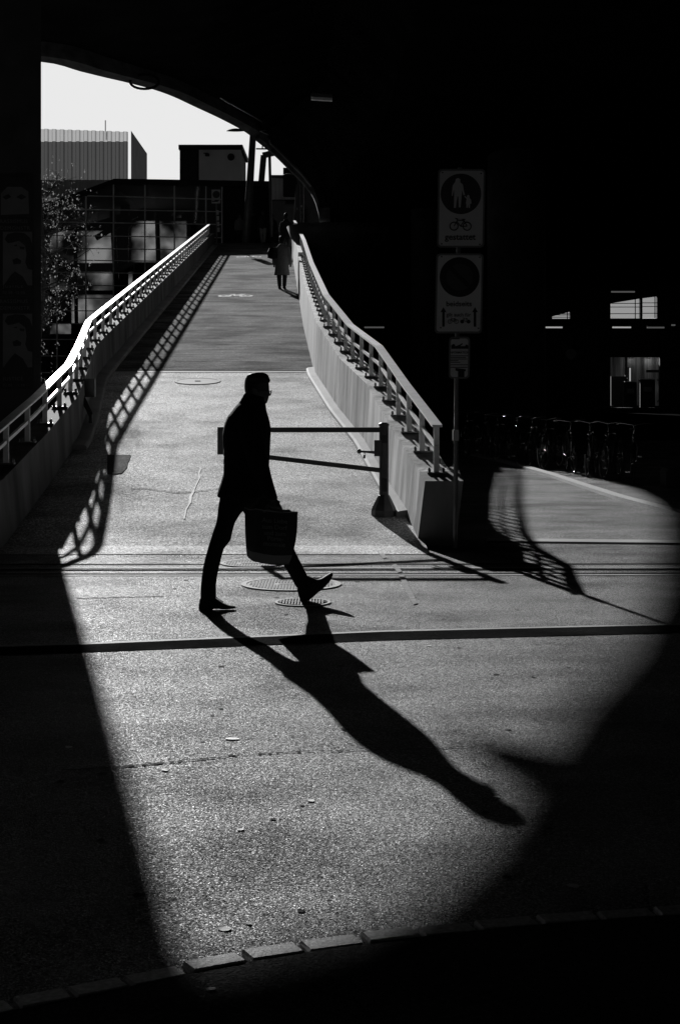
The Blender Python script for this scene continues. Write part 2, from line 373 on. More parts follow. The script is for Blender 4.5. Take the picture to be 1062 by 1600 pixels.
# railings --------------------------------------------------------------
def railing(label, pts, side, zfun, T, spacing=.95, bend=None):
    """pts: list of d where rail has nodes"""
    r = thing('railing', label, 'railing', Vector((ip(T, pts[0]), pts[0], zfun(pts[0]))))
    off = (.17 if side > 0 else .12) * side
    node = [Vector((ip(T, d) + off, d, zfun(d))) for d in pts]
    H = RAILH
    def flat(bm, dz, w, h):
        rings = []
        for i, p in enumerate(node):
            t = (node[min(i + 1, len(node) - 1)] - node[max(i - 1, 0)]); s = Vector((t.y, -t.x, 0)).normalized(); q = p + Vector((0, 0, dz))
            rings.append([q - s * (w / 2), q + s * (w / 2), q + s * (w / 2) + Vector((0, 0, h)), q - s * (w / 2) + Vector((0, 0, h))])
        loft(bm, rings)
    bm = B(); flat(bm, H, .11, .025); obj('handrail', bm, 'rail', r)
    bm = B(); flat(bm, H * .52, .03, .04); obj('mid_rail', bm, 'rail', r)
    L = 0; d = pts[0] + .05; k = 0
    while d < pts[-1] and k < 96:
        x = ip(T, d) + off; z = zfun(d)
        bm = B(); box(bm, (x, d, z + H / 2 + .01), (.06, .022, H - .02)); po = obj('post', bm, 'rail', r)
        bm = B(); box(bm, (x, d, z + .012), (.2, .12, .016))
        for sx in (-.075, .075):
            for sy in (-.035, .035): lathe(bm, (x + sx, d + sy, z + .02), [(.012, 0), (.014, .03), (.006, .045)], 6)
        obj('base_plate', bm, 'bolt', po)
        d += spacing; k += 1
    return r
RAILH = .46
dsR = [16.35, 17.4, 18.6, 20, 21.4, 22.8, 24.3, 26.3, 28.3, 31, 34, 37, 42, 47.3, 55, 61, 68.5, 77]
RAILH = .51
railing('steel railing with sunlit flat handrail along the right parapet', dsR, 1, rht, RW)
dsL = [10.1, 13, 15.8, 17.2, 18.7, 20.2, 21.7, 23.65, 26.3, 27.8, 29.9, 35, 42, 50, 60, 73.5]
RAILH = .45
railing('steel railing with sunlit flat handrail along the left parapet', dsL, -1, lht, LW, spacing=1.33)

# lock post on the inner face of the left wall
lp = thing('barrier_catch', 'steel barrier catch bracket fixed inside the left ramp wall', 'gate catch', (-3.8, 23.5, 0))
bm = B(); c = P(141, 606, 23.5); box(bm, (c.x - .02, 23.5, c.z + .0), (.2, .12, .28)); obj('housing', bm, 'frame', lp)
bm = B(); a = P(128, 618, 23.3); b = P(142, 648, 22.8); bar(bm, a, b, .05, .06); bar(bm, b, P(142, 680, 22.8), .05, .05); obj('brace', bm, 'frame', lp)

# road furniture in the ground ------------------------------------------------
def strip(name, pts, m, z):                            # flat sheet from photo px polygon on the ground
    return tag(obj(name, sheet(B(), [Vector((p.x, p.y, z)) for p in [G(*q) for q in pts]]), m), kind='structure')
strip('road_joint_dark', [(-200, 1030), (130, 1020), (600, 1001), (1040, 990), (1300, 988), (1300, 976), (1040, 978), (600, 988), (130, 1008), (-200, 1018)], 'strip', .004)
strip('road_joint_pale', [(-200, 1017), (130, 1008), (600, 988), (1040, 977.5), (1300, 975.5), (1300, 974), (1040, 975.8), (600, 986), (130, 1005.5), (-200, 1014)], 'conc', .005)
for i, (y, mm, z, h) in enumerate([(882, 'patch', .004, 2.0), (888, 'conc', .004, 1.4), (891, 'strip', .005, 1.8), (897, 'patch', .004, 1.5), (899.5, 'conc', .005, 1.6)]):
    strip('slot_drain', [(-300, y + h * .7), (1400, y + h - 2), (1400, y - 2), (-300, y)], mm, z)
top_ = []; low_ = []
for i in range(160):
    x = -100 + i * 5.5; y = 1212 - (x + 100) * .058 + 4 * math.sin(x * .011); w_ = random.uniform(-.4, 1.7) * (1 if x < 480 else max(0, (780 - x) / 300))
    top_.append(G(x, y - w_ * .5 + random.uniform(-.8, .8))); low_.append(G(x, y + w_ + .1 + random.uniform(-.4, .4)))
bm = B()
for a, b, c_, d_ in zip(top_, top_[1:], low_[1:], low_): sheet(bm, [p + Vector((0, 0, .004)) for p in (a, b, c_, d_)])
tag(obj('road_seam', bm, 'patch'), kind='structure')
strip('ramp_foot_joint', [(-100, 866), (160, 850), (400, 852), (655, 862), (655, 860.5), (400, 850.5), (160, 848.5), (-100, 864.5)], 'conc', .0075)
strip('road_edge_line', [(760, 845.5), (1300, 851), (1300, 847), (760, 841)], 'conc', .004)
strip('road_edge_groove', [(760, 848.5), (1300, 854), (1300, 851.2), (760, 846)], 'strip', .004)
bm = B(); q = [RG(168, 712), RG(205, 712), RG(203, 719), RG(200, 724), RG(199, 731), RG(194, 737), RG(190, 741), RG(168, 743)]; sheet(bm, [p + Vector((0, 0, .014)) for p in q]); tag(obj('tar_patch', bm, 'patch'), kind='structure')

def cover(name, label, cx, cy, r, z=.004, grate=False, ramp=False, cat='manhole cover'):
    c = RG(cx, cy) if ramp else G(cx, cy); c.z += z
    tl = Matrix.Rotation(math.atan(SL) if ramp else 0, 3, 'X')
    o = thing(name, label, cat, c)
    def ring(rad, zz, n=48): return [c + tl @ Vector((rad * math.cos(2 * math.pi * i / n), rad * math.sin(2 * math.pi * i / n), zz)) for i in range(n)]
    bm = B(); loft(bm, [ring(r * 1.15, .0), ring(r * 1.14, .006), ring(r * 1.02, .006), ring(r * 1.0, .0)], cap=False); obj('concrete_ring', bm, 'conc', o)
    bm = B(); sheet(bm, ring(r * 1.0, .003)); obj('plate', bm, 'strip' if grate else ('conc' if ramp else 'cast'), o)
    bm = B()
    if grate:
        k = -r * .9
        while k < r * .9:
            L = math.sqrt(max(0, r * r * .92 - k * k)); a = c + tl @ Vector((k, -L, .006)); b = c + tl @ Vector((k, L, .006)); bar(bm, a, b, .011, .005); k += .023
        bar(bm, c + Vector((-r, 0, .007)), c + Vector((r, 0, .007)), .015, .005)
    elif not ramp:
        k = .026
        n = int(r / k)
        for i in range(-n, n + 1):
            for j in range(-n, n + 1):
                if (i * i + j * j) * k * k < (r * .95) ** 2 and not (abs(j) <= 2 and abs(i) < 6):
                    box(bm, c + Vector((i * k, j * k, .005)), (.015, .015, .003))
        box(bm, c + Vector((0, 0, .005)), (.2, .05, .003))
    else:
        box(bm, c + tl @ Vector((0, 0, .008)), (.1, .03, .008), tl)
    obj('tread' if not ramp else 'lifting_eye', bm, 'cast', o)
    return o
cover('manhole_cover', 'round chequered iron manhole cover between the walking man\'s feet', 455, 913.5, .37)
cover('manhole_cover', 'round chequered iron manhole cover behind the shopping bag', 394, 881, .26)
cover('drain_grate', 'small round slotted drain grate under the man\'s raised front foot', 473, 942, .19, grate=True, cat='drain grate')
cover('manhole_cover', 'pale round concrete manhole cover on the lower ramp', 309, 596.5, .36, z=.01, ramp=True)

for q_ in ([(622, 900), (630, 898), (652, 944), (645, 946)], [(612, 884), (618, 882), (628, 894), (621, 896)], [(570, 842), (578, 840), (604, 872), (598, 874)]):
    strip('worn_line', q_, 'faint', .008)
bm = B()
for i in range(90):                                    # gum spots, oil drops and scraped patches
    c_ = Vector((random.uniform(-1.6, 3.2), random.uniform(4.7, 15), .003)); r_ = random.uniform(.006, .03) * .8; n_ = 9
    sheet(bm, [c_ + Vector((r_ * random.uniform(.7, 1.3) * math.cos(2 * math.pi * k / n_), r_ * random.uniform(.7, 1.3) * math.sin(2 * math.pi * k / n_), 0)) for k in range(n_)])
tag(obj('road_stains', bm, 'patch'), kind='structure')
bm = B(); pts_ = [G(x, 936 - (x - 118) * .03 + random.uniform(-1, 1)) for x in range(118, 262, 6)]
for a, b in zip(pts_, pts_[1:]): sheet(bm, [a + Vector((0, -.012, .004)), b + Vector((0, -.012, .004)), b + Vector((0, .012, .004)), a + Vector((0, .012, .004))])
pts_ = [RG(x, 768 + 3 * math.sin(x * .05) + random.uniform(-.7, .7)) for x in range(205, 400, 6)]
for a, b in zip(pts_, pts_[1:]): sheet(bm, [a + Vector((0, -.01, .011)), b + Vector((0, -.01, .011)), b + Vector((0, .012, .013)), a + Vector((0, .012, .013))])
tag(obj('road_cracks', bm, 'strip'), kind='structure')
# painted marks
def mark(name, pts, m='off', z=.012):
    bm = B(); sheet(bm, [p + Vector((0, 0, z)) for p in pts]); return bm
def bike_mark(label, cx, cy, w):
    o = thing('bicycle_marking', label, 'road marking', RG(cx, cy))
    c = RG(cx, cy); bm = B()
    def pt(u, v): p = c + Vector((u * w, v * w * 1.6, 0)); p.z = rz(p.y) + .014; return p
    for u in (-.33, .33):
        inner = [pt(u + .13 * math.cos(t), .13 * math.sin(t)) for t in [i * math.pi / 8 for i in range(16)]]
        outer = [pt(u + .22 * math.cos(t), .22 * math.sin(t)) for t in [i * math.pi / 8 for i in range(16)]]
        for i in range(16): sheet(bm, [inner[i], outer[i], outer[(i + 1) % 16], inner[(i + 1) % 16]])
    for (a, b) in (((-.33, 0), (-.1, .3)), ((-.1, .3), (.2, .3)), ((.2, .3), (.33, 0)), ((-.1, .3), (0, -.02)), ((0, -.02), (.2, .3)), ((.1, .42), (.28, .42)), ((-.2, .4), (-.05, .4))):
        A, Bb = Vector(a), Vector(b); t = (Bb - A).normalized(); n = Vector((-t.y, t.x)) * .035
        sheet(bm, [pt(*(A + n)), pt(*(Bb + n)), pt(*(Bb - n)), pt(*(A - n))])
    obj('paint', bm, 'off', o)
bike_mark('white bicycle symbol painted on the middle of the upper ramp', 368, 463, .95)
bike_mark('white bicycle symbol painted near the top of the ramp', 389, 402, 1.0)
# pale crack line on the ramp
bm = B(); cr = [(314, 733), (311, 741), (312, 748), (306, 760), (303, 768), (298, 777), (297, 787), (291, 797), (288, 812)]
for a, b in zip(cr, cr[1:]):
    w = random.uniform(.006, .018)
    A, C = RG(*a), RG(*b); sheet(bm, [A + Vector((-w, 0, .012)), A + Vector((w, 0, .012)), C + Vector((w, 0, .012)), C + Vector((-w, 0, .012))])
tag(obj('pale_crack_repair', bm, 'off'), kind='structure')

# right-hand cycle parking strip and its kerb
kr = [(735, 712), (800, 728), (860, 746), (900, 760), (960, 780), (1062, 808), (1200, 850)]
kp = [G(*p) for p in kr]
bm = B(); rr = []
for i, p in enumerate(kp):
    t = (kp[min(i + 1, len(kp) - 1)] - kp[max(i - 1, 0)]).normalized(); n = Vector((t.y, -t.x, 0))
    if n.x < 0: n = -n
    rr.append([p, p + Vector((0, 0, .05)), p + n * .14 + Vector((0, 0, .06)), p + n * .14])
loft(bm, rr); tag(obj('cycle_strip_kerb', bm, 'kerb'), kind='structure')

# ================================================================== BRIDGE
EDGE = [(60, 97, 31.3), (123, 112, 32.2), (160, 121, 34.4), (199, 130, 37.4), (240, 141, 40), (270, 152, 42.4), (300, 166, 44.2), (345, 187, 49.4), (382, 207, 53), (405, 225, 53.6), (430, 245, 53.7), (455, 270, 53.4), (472, 287, 53), (490, 312, 52.5), (499, 342, 52)]
ed = [P(*e) for e in EDGE]
ed = [Vector((-60, 28, 8.25)), Vector((-30, 30.6, 8.25)), Vector((-12, 30.9, 8.26)), Vector((-8, 30.8, 8.2))] + ed
# smooth the curve
def cr_spline(pts, n=5):
    out = []
    for i in range(len(pts) - 1):
        p0, p1, p2, p3 = pts[max(i - 1, 0)], pts[i], pts[i + 1], pts[min(i + 2, len(pts) - 1)]
        for k in range(n):
            t = k / n
            out.append(.5 * ((2 * p1) + (p2 - p0) * t + (2 * p0 - 5 * p1 + 4 * p2 - p3) * t * t + (3 * p1 - p0 - 3 * p2 + p3) * t ** 3))
    out.append(pts[-1]); return out
edc = ed[:3] + cr_spline(ed[3:], 4)
br = thing('flyover', 'huge dark concrete flyover curving overhead above the street', 'bridge', (0, 0, 7))
def inward(i, c):
    t = (c[min(i + 1, len(c) - 1)] - c[max(i - 1, 0)]); n = Vector((t.y, -t.x, 0)).normalized()
    if n.y > 0: n = -n
    return Vector((max(n.x, 0), min(n.y, -.2), 0)).normalized()
bm = B(); rings = []; inner = []
for i, p in enumerate(edc):
    n = inward(i, edc); q = p + n * .5
    rings.append([p + Vector((0, 0, 1.5)), p + Vector((0, 0, .03)), p + n * .05, q + Vector((0, 0, .02)), q + Vector((0, 0, .5)), q + Vector((0, 0, 1.5))]); inner.append(q)
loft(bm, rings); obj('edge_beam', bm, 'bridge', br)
bm = B(); top = []; bot = []
for i, q in enumerate(inner):
    n = inward(i, inner)
    bot.append([Vector((q.x, q.y, q.z + .32)), q + n * 1.6 + Vector((0, 0, .4)), Vector((q.x + n.x * 3 + 2, q.y - 9, max(q.z + .7, 8.7))), Vector((q.x + 4, -40, 8.8))])
for a, b in zip(bot, bot[1:]):
    for k in (0, 1, 2): sheet(bm, [a[k], b[k], b[k + 1], a[k + 1]])
q = inner[-1]
# the deck carries on to the right and into the distance
sheet(bm, [(q.x, q.y, q.z + .32), (q.x, 94, 7.6), (80, 94, 7.6), (80, q.y, 7.6)])
sheet(bm, [(q.x, q.y, q.z + .32), (80, q.y, 7.6), (80, q.y - 9, 8.7), bot[-1][2], bot[-1][1]]); sheet(bm, [bot[-1][2], (80, q.y - 9, 8.7), (80, -40, 8.8), (q.x + 4, -40, 8.8)])
bmesh.ops.remove_doubles(bm, verts=bm.verts, dist=.001)
ext = bmesh.ops.extrude_face_region(bm, geom=bm.faces[:]); 
for v in ext['geom']:
    if isinstance(v, bmesh.types.BMVert): v.co.z += 1.1
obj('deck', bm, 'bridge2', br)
bm = B(); box(bm, (q.x + .15, (q.y + 94) / 2, 7.95), (.4, 94 - q.y, .9)); obj('edge_beam', bm, 'bridge', br)
bm = B(); cc = [q + inward(i, inner) * .35 + Vector((0, 0, .2)) for i, q in enumerate(inner) if len(inner) - 34 < i < len(inner) - 5]; tube(bm, cc, .022, 6); obj('highlight_pipe', bm, 'steel', br)  # pipe added to draw the thin bright highlight along the edge
bm = B(); bar(bm, (-6.05, 37.8, 9.5), (-4.95, 36.9, 9.5), .18, .2); obj('shadow_bar', bm, 'bridge2', br)  # unseen bar added past the edge to cast a finger of shade
# cable loop hanging off the edge
bm = B(); c = P(226, 129, 36.2); tube(bm, [c + Vector((.34 * math.cos(t), 0, .17 * math.sin(t) + .02)) for t in [i * math.pi / 12 for i in range(24)]], .03, 8, closed=True)
tag(obj('cable_loop', bm, 'bridge2'), 'black cable loop hanging from the edge of the flyover against the sky', 'cable')

# piers
pi = thing('bridge_pier', 'broad dark bridge pier covered in posters at the left edge of the picture', 'bridge pier', (-6, 23.5, 0))
bm = B(); x1 = -4.43; pts = [(x1, 22.8, 0), (P(60, 0, 24.2).x, 24.2, 0), (x1 - 3.4, 24.2, 0), (x1 - 3.4, 22.8, 0)]
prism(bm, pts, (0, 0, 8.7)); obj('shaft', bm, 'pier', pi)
def round_pier(label, px, d, r, flare=None):
    x = (px - CX) / F * d
    o = thing('bridge_column', label, 'bridge column', (x, d, 0))
    prof = [(r, 0), (r, 5.2)] + ([(r * 1.1, 5.8), (r * 1.5, 6.4), (r * 2.1, 6.9), (r * 2.3, 7.3)] if flare else [(r, 8.9)])
    bm = B(); lathe(bm, (x, d, 0), prof, 40); obj('shaft', bm, 'pier', o, smooth=True)
    bm = B(); lathe(bm, (x, d, 0), [(r * 1.15, 0), (r * 1.15, .25), (r * 1.02, .3)], 40); obj('base_collar', bm, 'pier', o)
round_pier('thick round bridge column behind the sign post', 806, 45, .85)
round_pier('round bridge column left of the sign post, in deep shade', 662, 52, .45)
round_pier('flared mushroom bridge column beside the upper end of the ramp', 528, 55, .8, True)
bm = B(); box(bm, (-.8, 74, 4.1), (1.6, 24, 8.2)); box(bm, (-.12, 74, 4.65), (.9, 23, 9.3)); tag(obj('shade_block', bm, 'pier'), 'dark block added for shade, standing between the upper ramp and the flyover', 'wall')  # block added to shade the ground beside the ramp and close a sky gap

# ================================================================== BACKGROUND BUILDINGS
# glass-fronted hall on the left
gh = thing('glass_hall', 'dark hall with a gridded glass front behind the left railing', 'building', (-9, 84, 0))
def fac(px, py):
    k = (px - 60) / (346 - 60); d = 82.6 + 3.1 * k; return P(px, py, d)
bm = B(); poly = [(20, 338), (100, 322), (178, 288), (348, 292), (348, 700), (20, 700)]
sheet(bm, [fac(*p) for p in poly]); obj('glass_front', bm, 'glass', gh)
vx = [20, 90, 135, 178, 227, 273, 322, 347]
def ztop(px): return 322 - (px - 100) * 34 / 78 if px < 178 else 288 + (px - 178) * 4 / 170
for px in vx:
    bm = B(); a, b = fac(px, max(ztop(px), 280) if px > 60 else 338), fac(px, 700); bar(bm, a + Vector((0, -.08, 0)), b + Vector((0, -.08, 0)), .07, .09, Vector((0, 1, 0))); obj('mullion', bm, 'mull', gh)
for y0 in (306, 325.5, 346, 367, 387, 405.5, 425, 445, 465, 485, 505, 530, 556, 582):
    x0 = max(20, 178 - (y0 - 288) * 78 / 34) if y0 < 322 else 20
    tilt = .036 * (HY - y0) / 294
    bm = B(); a, b = fac(x0, y0 - (178 - x0) * 0), fac(347, y0 + (347 - 178) * .034 * (HY - y0) / 294); bar(bm, a + Vector((0, -.05, 0)), b + Vector((0, -.05, 0)), .08, .05, Vector((0, 0, 1))); obj('transom', bm, 'mull', gh)
bm = B(); tp = [(20, 334), (97, 321), (180, 288), (430, 293), (430, 284), (180, 280), (94, 312), (20, 326)]
prism(bm, [fac(*p) + Vector((0, -.25, 0)) for p in tp], (0, .9, 0)); obj('roof_edge', bm, 'blk', gh)
DR = 96.0
REFLECTIONS = [(58, 360, 180, 412), (205, 345, 292, 410), (58, 424, 208, 454), (112, 460, 206, 505), (58, 505, 112, 522), (272, 325, 280, 330), (281, 328, 289, 334), (268, 332, 274, 338), (276, 335, 284, 341), (180, 316, 198, 332)]
bm = B(); ys = sorted({292, 300, 308, 316, 324, 332, 340, 700} | {y for o_ in REFLECTIONS for y in (o_[1], o_[3])})
for y0, y1 in zip(ys, ys[1:]):
    xs = sorted([(o_[0], o_[2]) for o_ in REFLECTIONS if o_[1] <= y0 and o_[3] >= y1]) + [(352, 352)]; x = max(18, 178 - (y0 - 286) * 78 / 34 + 8)
    for a_, b_ in xs:
        if a_ > x: p0, p1 = P(x, y1, DR), P(a_, y0, DR); box(bm, ((p0.x + p1.x) / 2, DR, (p0.z + p1.z) / 2), (p1.x - p0.x, .3, p1.z - p0.z))
        x = max(x, b_)
obj('rear_wall', bm, 'blk', gh)
for o_ in REFLECTIONS:  # added panes, standing in for reflections in the glass front
    bm = B(); p0, p1 = P(o_[0], o_[3], DR), P(o_[2], o_[1], DR); box(bm, ((p0.x + p1.x) / 2, DR, (p0.z + p1.z) / 2), (p1.x - p0.x, .04, p1.z - p0.z)); obj('reflection_pane', bm, 'reflpane', gh)
for a_, b_, w_ in (((196, 320), (192, 520), .5), ((176, 330), (186, 520), .3), ((118, 360), (120, 520), .2), ((150, 372), (214, 335), .3), ((206, 345), (186, 372), .3), ((246, 345), (248, 420), .25), ((60, 418), (210, 418), .5), ((205, 470), (150, 500), .35)):
    bm = B(); bar(bm, P(*a_, 91.5), P(*b_, 91.5), w_, w_, Vector((0, 1, 0))); obj('inner_beam', bm, 'blk', gh)
bm = B(); sheet(bm, [fac(178, 288), fac(348, 292), fac(350, 294) + Vector((0, 11, 0)), fac(178, 290) + Vector((0, 11, 0))]); sheet(bm, [fac(20, 338), fac(178, 288), fac(178, 290) + Vector((0, 11, 0)), fac(18, 336) + Vector((0, 11, 0))])
sheet(bm, [fac(20, 338), fac(18, 336) + Vector((0, 11, 0)), fac(18, 700) + Vector((0, 11, 0)), fac(20, 700)])
obj('roof', bm, 'blk', gh)
# dark end block right of the glass
bm = B(); a = fac(348, 292); c = P(425, 285, 88); prism(bm, [(a.x, 86, 0), (c.x, 87, 0), (c.x, 96, 0), (a.x, 96, 0)], (0, 0, 13.1)); obj('end_block', bm, 'blk', gh)
# interior pieces just behind the glass: bright fittings
def inside(px0, py0, px1, py1, name='lit_blind', m='white', dd=.5):
    bm = B(); pts = [fac(px0, py0), fac(px1, py0), fac(px1, py1), fac(px0, py1)]; prism(bm, [p + Vector((0, dd, 0)) for p in pts], (0, .05, 0)); return obj(name, bm, m, gh)

# corrugated factory behind
fa = thing('corrugated_factory', 'tall factory block clad in vertical corrugated sheets behind the glass hall', 'building', (-34, 210, 0))
DF = 210.0
def ribs(bm, x0, x1, y, z0, z1, pitch, depth, nrm=-1, zslope=0):
    n = max(1, round((x1 - x0) / pitch)); pitch = (x1 - x0) / n
    pr = []
    for i in range(n):
        x = x0 + i * pitch
        for fx, dy in ((0, 0), (.12, depth), (.5, depth), (.62, 0)): pr.append((x + fx * pitch, y + nrm * dy))
    V0 = [bm.verts.new((x, yy, z0)) for x, yy in pr]; V1 = [bm.verts.new((x, yy, z1 + zslope * (x - x0))) for x, yy in pr]
    for i in range(len(pr) - 1): bm.faces.new((V0[i], V0[i + 1], V1[i + 1], V1[i]))
xa, xb = P(20, 0, DF).x, P(205, 0, DF).x
zt, zb2 = P(0, 200, DF).z, P(0, 221, DF).z
bm = B(); ribs(bm, xa, xb, DF, zb2, zt, 1.05, .45, zslope=-.035); obj('parapet_screen', bm, 'translu', fa)
bm = B(); ribs(bm, xa, xb, DF, 0, zb2 - .02, 1.05, .45); obj('cladding', bm, 'clad', fa)
s0 = P(205, 204, DF); s1 = P(230, 240, DF * 396 / 360)
bm = B(); sheet(bm, [(s0.x, DF, 0), (s0.x, DF, s0.z), (s1.x, s1.y, s0.z), (s1.x, s1.y, 0)]); obj('side_wall', bm, 'panel', fa)
bm = B(); a, b = P(60, 285, DF - .4), P(178, 285, DF - .4); ribs(bm, a.x - 3, b.x, DF - .5, P(0, 310, DF).z, P(0, 282, DF).z, 1.05, .25); obj('window_band', bm, 'panel', fa)
bm = B(); a = P(165, 188, DF + 2); tube(bm, [(a.x, a.y, zt - 1), (a.x, a.y, a.z)], .07, 6); obj('antenna', bm, 'blk', fa)

# roof plant box
pb = thing('rooftop_box', 'dark rooftop box with a pale panel and a round vent', 'rooftop plant', P(330, 283, 108))
def pq(d, x0, y0, x1, y1, th, name, m):
    bm = B(); a, b = P(x0, y1, d), P(x1, y0, d); box(bm, ((a.x + b.x) / 2, d + th / 2, (a.z + b.z) / 2), (b.x - a.x, th, b.z - a.z)); return obj(name, bm, m, pb)
pq(108, 281, 232, 376, 300, 6, 'body', 'blk'); pq(107.7, 279, 226, 379, 233, 6.6, 'roof', 'blk'); pq(107.85, 311, 234, 377, 283, .1, 'pale_panel', 'panel')
bm = B(); c = P(361, 245.5, 107.8); loft(bm, [circ(c, .25, (0, 1, 0), 24), circ(c + Vector((0, -.06, 0)), .25, (0, 1, 0), 24)]); obj('round_vent', bm, 'blk', pb)
bm = B(); c = P(324, 242, 107.7); box(bm, c, (.28, .25, .18)); box(bm, c + Vector((-.1, -.1, .1)), (.3, .1, .06)); obj('camera_housing', bm, 'blk', pb)

# panel-clad kiosk right of the ramp head
hk = thing('clad_kiosk', 'kiosk with a corrugated fascia over dark glossy boarding at the head of the ramp', 'kiosk', (-2.6, 84, 8.75))
a, b = P(422, 278, 84), P(462, 300, 84)
bm = B(); ribs(bm, a.x, P(472, 0, 84).x, 84, P(0, 312, 84).z, P(0, 278, 84).z, .19, .06, zslope=-.06); obj('corrugated_fascia', bm, 'panel', hk)
bm = B(); box(bm, ((a.x + P(500, 0, 84).x) / 2, 86.5, 11), (P(500, 0, 84).x - a.x, 4.6, 4.3)); obj('boarding', bm, 'car', hk)
bm = B(); c = P(455, 285, 82.5); box(bm, c + Vector((.05, 0, 0)), (.95, .6, 1.5)); tag(obj('hanging_box', bm, 'blk'), 'dark box cabinet fixed high beside the corrugated kiosk', 'cabinet')
bm = B(); tube(bm, [P(463, 291, 80), P(460, 330, 80), P(455, 372, 80)], .035, 8); tag(obj('white_pole', bm, 'white'), 'thin white pole catching sun beside the right railing top', 'pole')
gc = thing('poster_column', 'square post covered in torn stickers behind the right railing', 'post', P(468, 378, 79))
bm = B(); a = P(468, 340, 79); box(bm, (a.x, 79, (rz(79) + 11.9) / 2), (.42, .4, 11.9 - rz(79) + .05)); obj('shaft', bm, 'frame', gc)
for i in range(16):
    c = P(468 + random.uniform(-4.5, 4), 312 + random.uniform(0, 62), 78.78); bm = B(); w, h = random.uniform(.05, .12), random.uniform(.05, .14)
    box(bm, c, (w, .01, h), Matrix.Rotation(random.uniform(-.4, .4), 3, 'Y')); obj('sticker', bm, random.choice(['panel', 'white', 'poster']), gc)

# lamp posts at the head of the ramp
lm = thing('leaning_mast', 'thick leaning steel mast at the head of the ramp', 'mast', P(384, 385, 79.5))
bm = B(); tube(bm, [P(384, 387, 79.5), P(391, 280, 79.5), P(399, 150, 79.5)], [.22, .19, .15], 14); obj('shaft', bm, 'frame', lm)
def lamp(label, px, py, d, w, tube_pts):
    o = thing('street_lamp', label, 'street lamp', P(*tube_pts[-1]))
    c = P(px, py, d); L = w / F * d
    bm = B(); rings = []
    for i in range(11):
        t = i / 10; x = c.x - L / 2 + L * t; h = .16 * math.sin(math.pi * min(1, t * .9 + .03)) ** .7 * L
        rings.append([Vector((x, c.y + .3 * math.sin(math.pi * (t * .9 + .05)) * L * .6 * math.cos(a), c.z + max(0, math.sin(a)) * h)) for a in [k * math.pi / 6 for k in range(12)]])
    loft(bm, rings); obj('lamp_head', bm, 'frame', o, smooth=True)
    bm = B(); tube(bm, [P(*t) for t in tube_pts], .07, 8); obj('arm', bm, 'frame', o)
lamp('street lamp head on a thin arm against the sky left of the flyover edge', 368, 205, 72, 28, [(382, 205, 72), (396, 196, 72), (420, 190, 72), (424, 370, 72)])
lamp('small street lamp head beside the dark cabinet above the kiosk', 450, 273, 76, 14, [(457, 271, 76), (466, 268, 76), (468, 370, 76)])
po = thing('bent_portal', 'bent steel catenary portal standing behind the leaning mast', 'mast', P(407, 285, 95))
bm = B(); bar(bm, P(407, 300, 95), P(412, 243, 95), .36, .36); bar(bm, P(410.5, 243, 95), P(440, 236, 95), .3, .34); obj('frame', bm, 'frame', po)
bm = B(); tube(bm, [P(400, 232.5, 92), P(440, 233, 92)], .045, 6); tube(bm, [P(410, 228, 92), P(410, 233, 92)], .04, 6); tag(obj('overhead_wire', bm, 'blk'), 'short horizontal overhead wire bracket beside the leaning mast', 'wire bracket')

# small sign post at head of ramp
ss = thing('small_ramp_sign', 'small distant traffic sign on a thin pole at the top left of the ramp', 'traffic sign', P(339, 385, 76))
bm = B(); c = P(337.5, 307, 76); box(bm, c, (.43, .03, .68)); obj('plate', bm, 'sign', ss)
bm = B(); q = P(338, 304, 75.96); loft(bm, [circ(q, .18, (0, 1, 0), 24), circ(q + Vector((0, -.02, 0)), .18, (0, 1, 0), 24)]); obj('round_symbol', bm, 'signd', ss)
bm = B(); box(bm, P(336, 314.5, 75.96), (.3, .02, .05)); box(bm, P(339, 313, 75.96), (.22, .02, .04)); obj('lettering', bm, 'signk', ss)
bm = B(); tube(bm, [P(338, 318, 76), P(339, 386, 76)], .035, 8); obj('pole', bm, 'signf', ss)
for i in range(4):
    bm = B(); c = P(340 + .5 * i, 332 + i * 9, 75.95); box(bm, c, (.12, .02, .22)); obj('sticker', bm, 'panel', ss)

# ================================================================== TREE
tr = thing('autumn_tree', 'sparse small-leaved tree catching sun beside the left pier', 'tree', P(38, 702, 40))
bm = B(); base = Vector((-8.0, 40, 0))
tube(bm, [base, base + Vector((.1, 0, 2.2)), base + Vector((.3, .1, 4.6)), base + Vector((.2, 0, 7.1))], [.11, .09, .06, .02], 8)
tips = []
for i in range(44):
    z = 3.1 + i * .085 if i % 5 else 1.7 + i * .05; a = random.uniform(0, 2 * math.pi); L = random.uniform(.5, 1.3) * (1.2 - abs(z - 4.9) / 4)
    s = base + Vector((.06 * z, 0, z)); e = s + Vector((L * math.cos(a), L * math.sin(a), L * .55)); md = (s + e) / 2 + Vector((0, 0, -.08))
    tube(bm, [s, md, e], [.03, .018, .006], 5); tips += [(md, .2), (e, .3), ((md + e) / 2, .26)]
    for q_ in range(4):
        s2 = md.lerp(e, random.random()); tube(bm, [s2, s2 + Vector([random.uniform(-.35, .35) for _ in range(3)])], [.008, .003], 4)
obj('trunk', bm, 'bark', tr)
bm = B()
for (c, sp) in tips:
    sub_ = [c + Vector([random.gauss(0, sp * .8) for _ in range(3)]) for _ in range(3)]
    for k in range(17):
        p = sub_[k % 3] + Vector([random.gauss(0, .07) for _ in range(3)]); a, b = random.uniform(0, 6.3), random.uniform(-1.2, 1.2)
        q = Matrix.Rotation(a, 3, 'Z') @ Matrix.Rotation(b, 3, 'X'); s = random.uniform(.022, .046)
        sheet(bm, [p + q @ Vector((-s * .5, 0, 0)), p + q @ Vector((0, -s, 0)), p + q @ Vector((s * .5, 0, 0)), p + q @ Vector((0, s, 0))])
obj('crown', bm, 'leaf', tr)

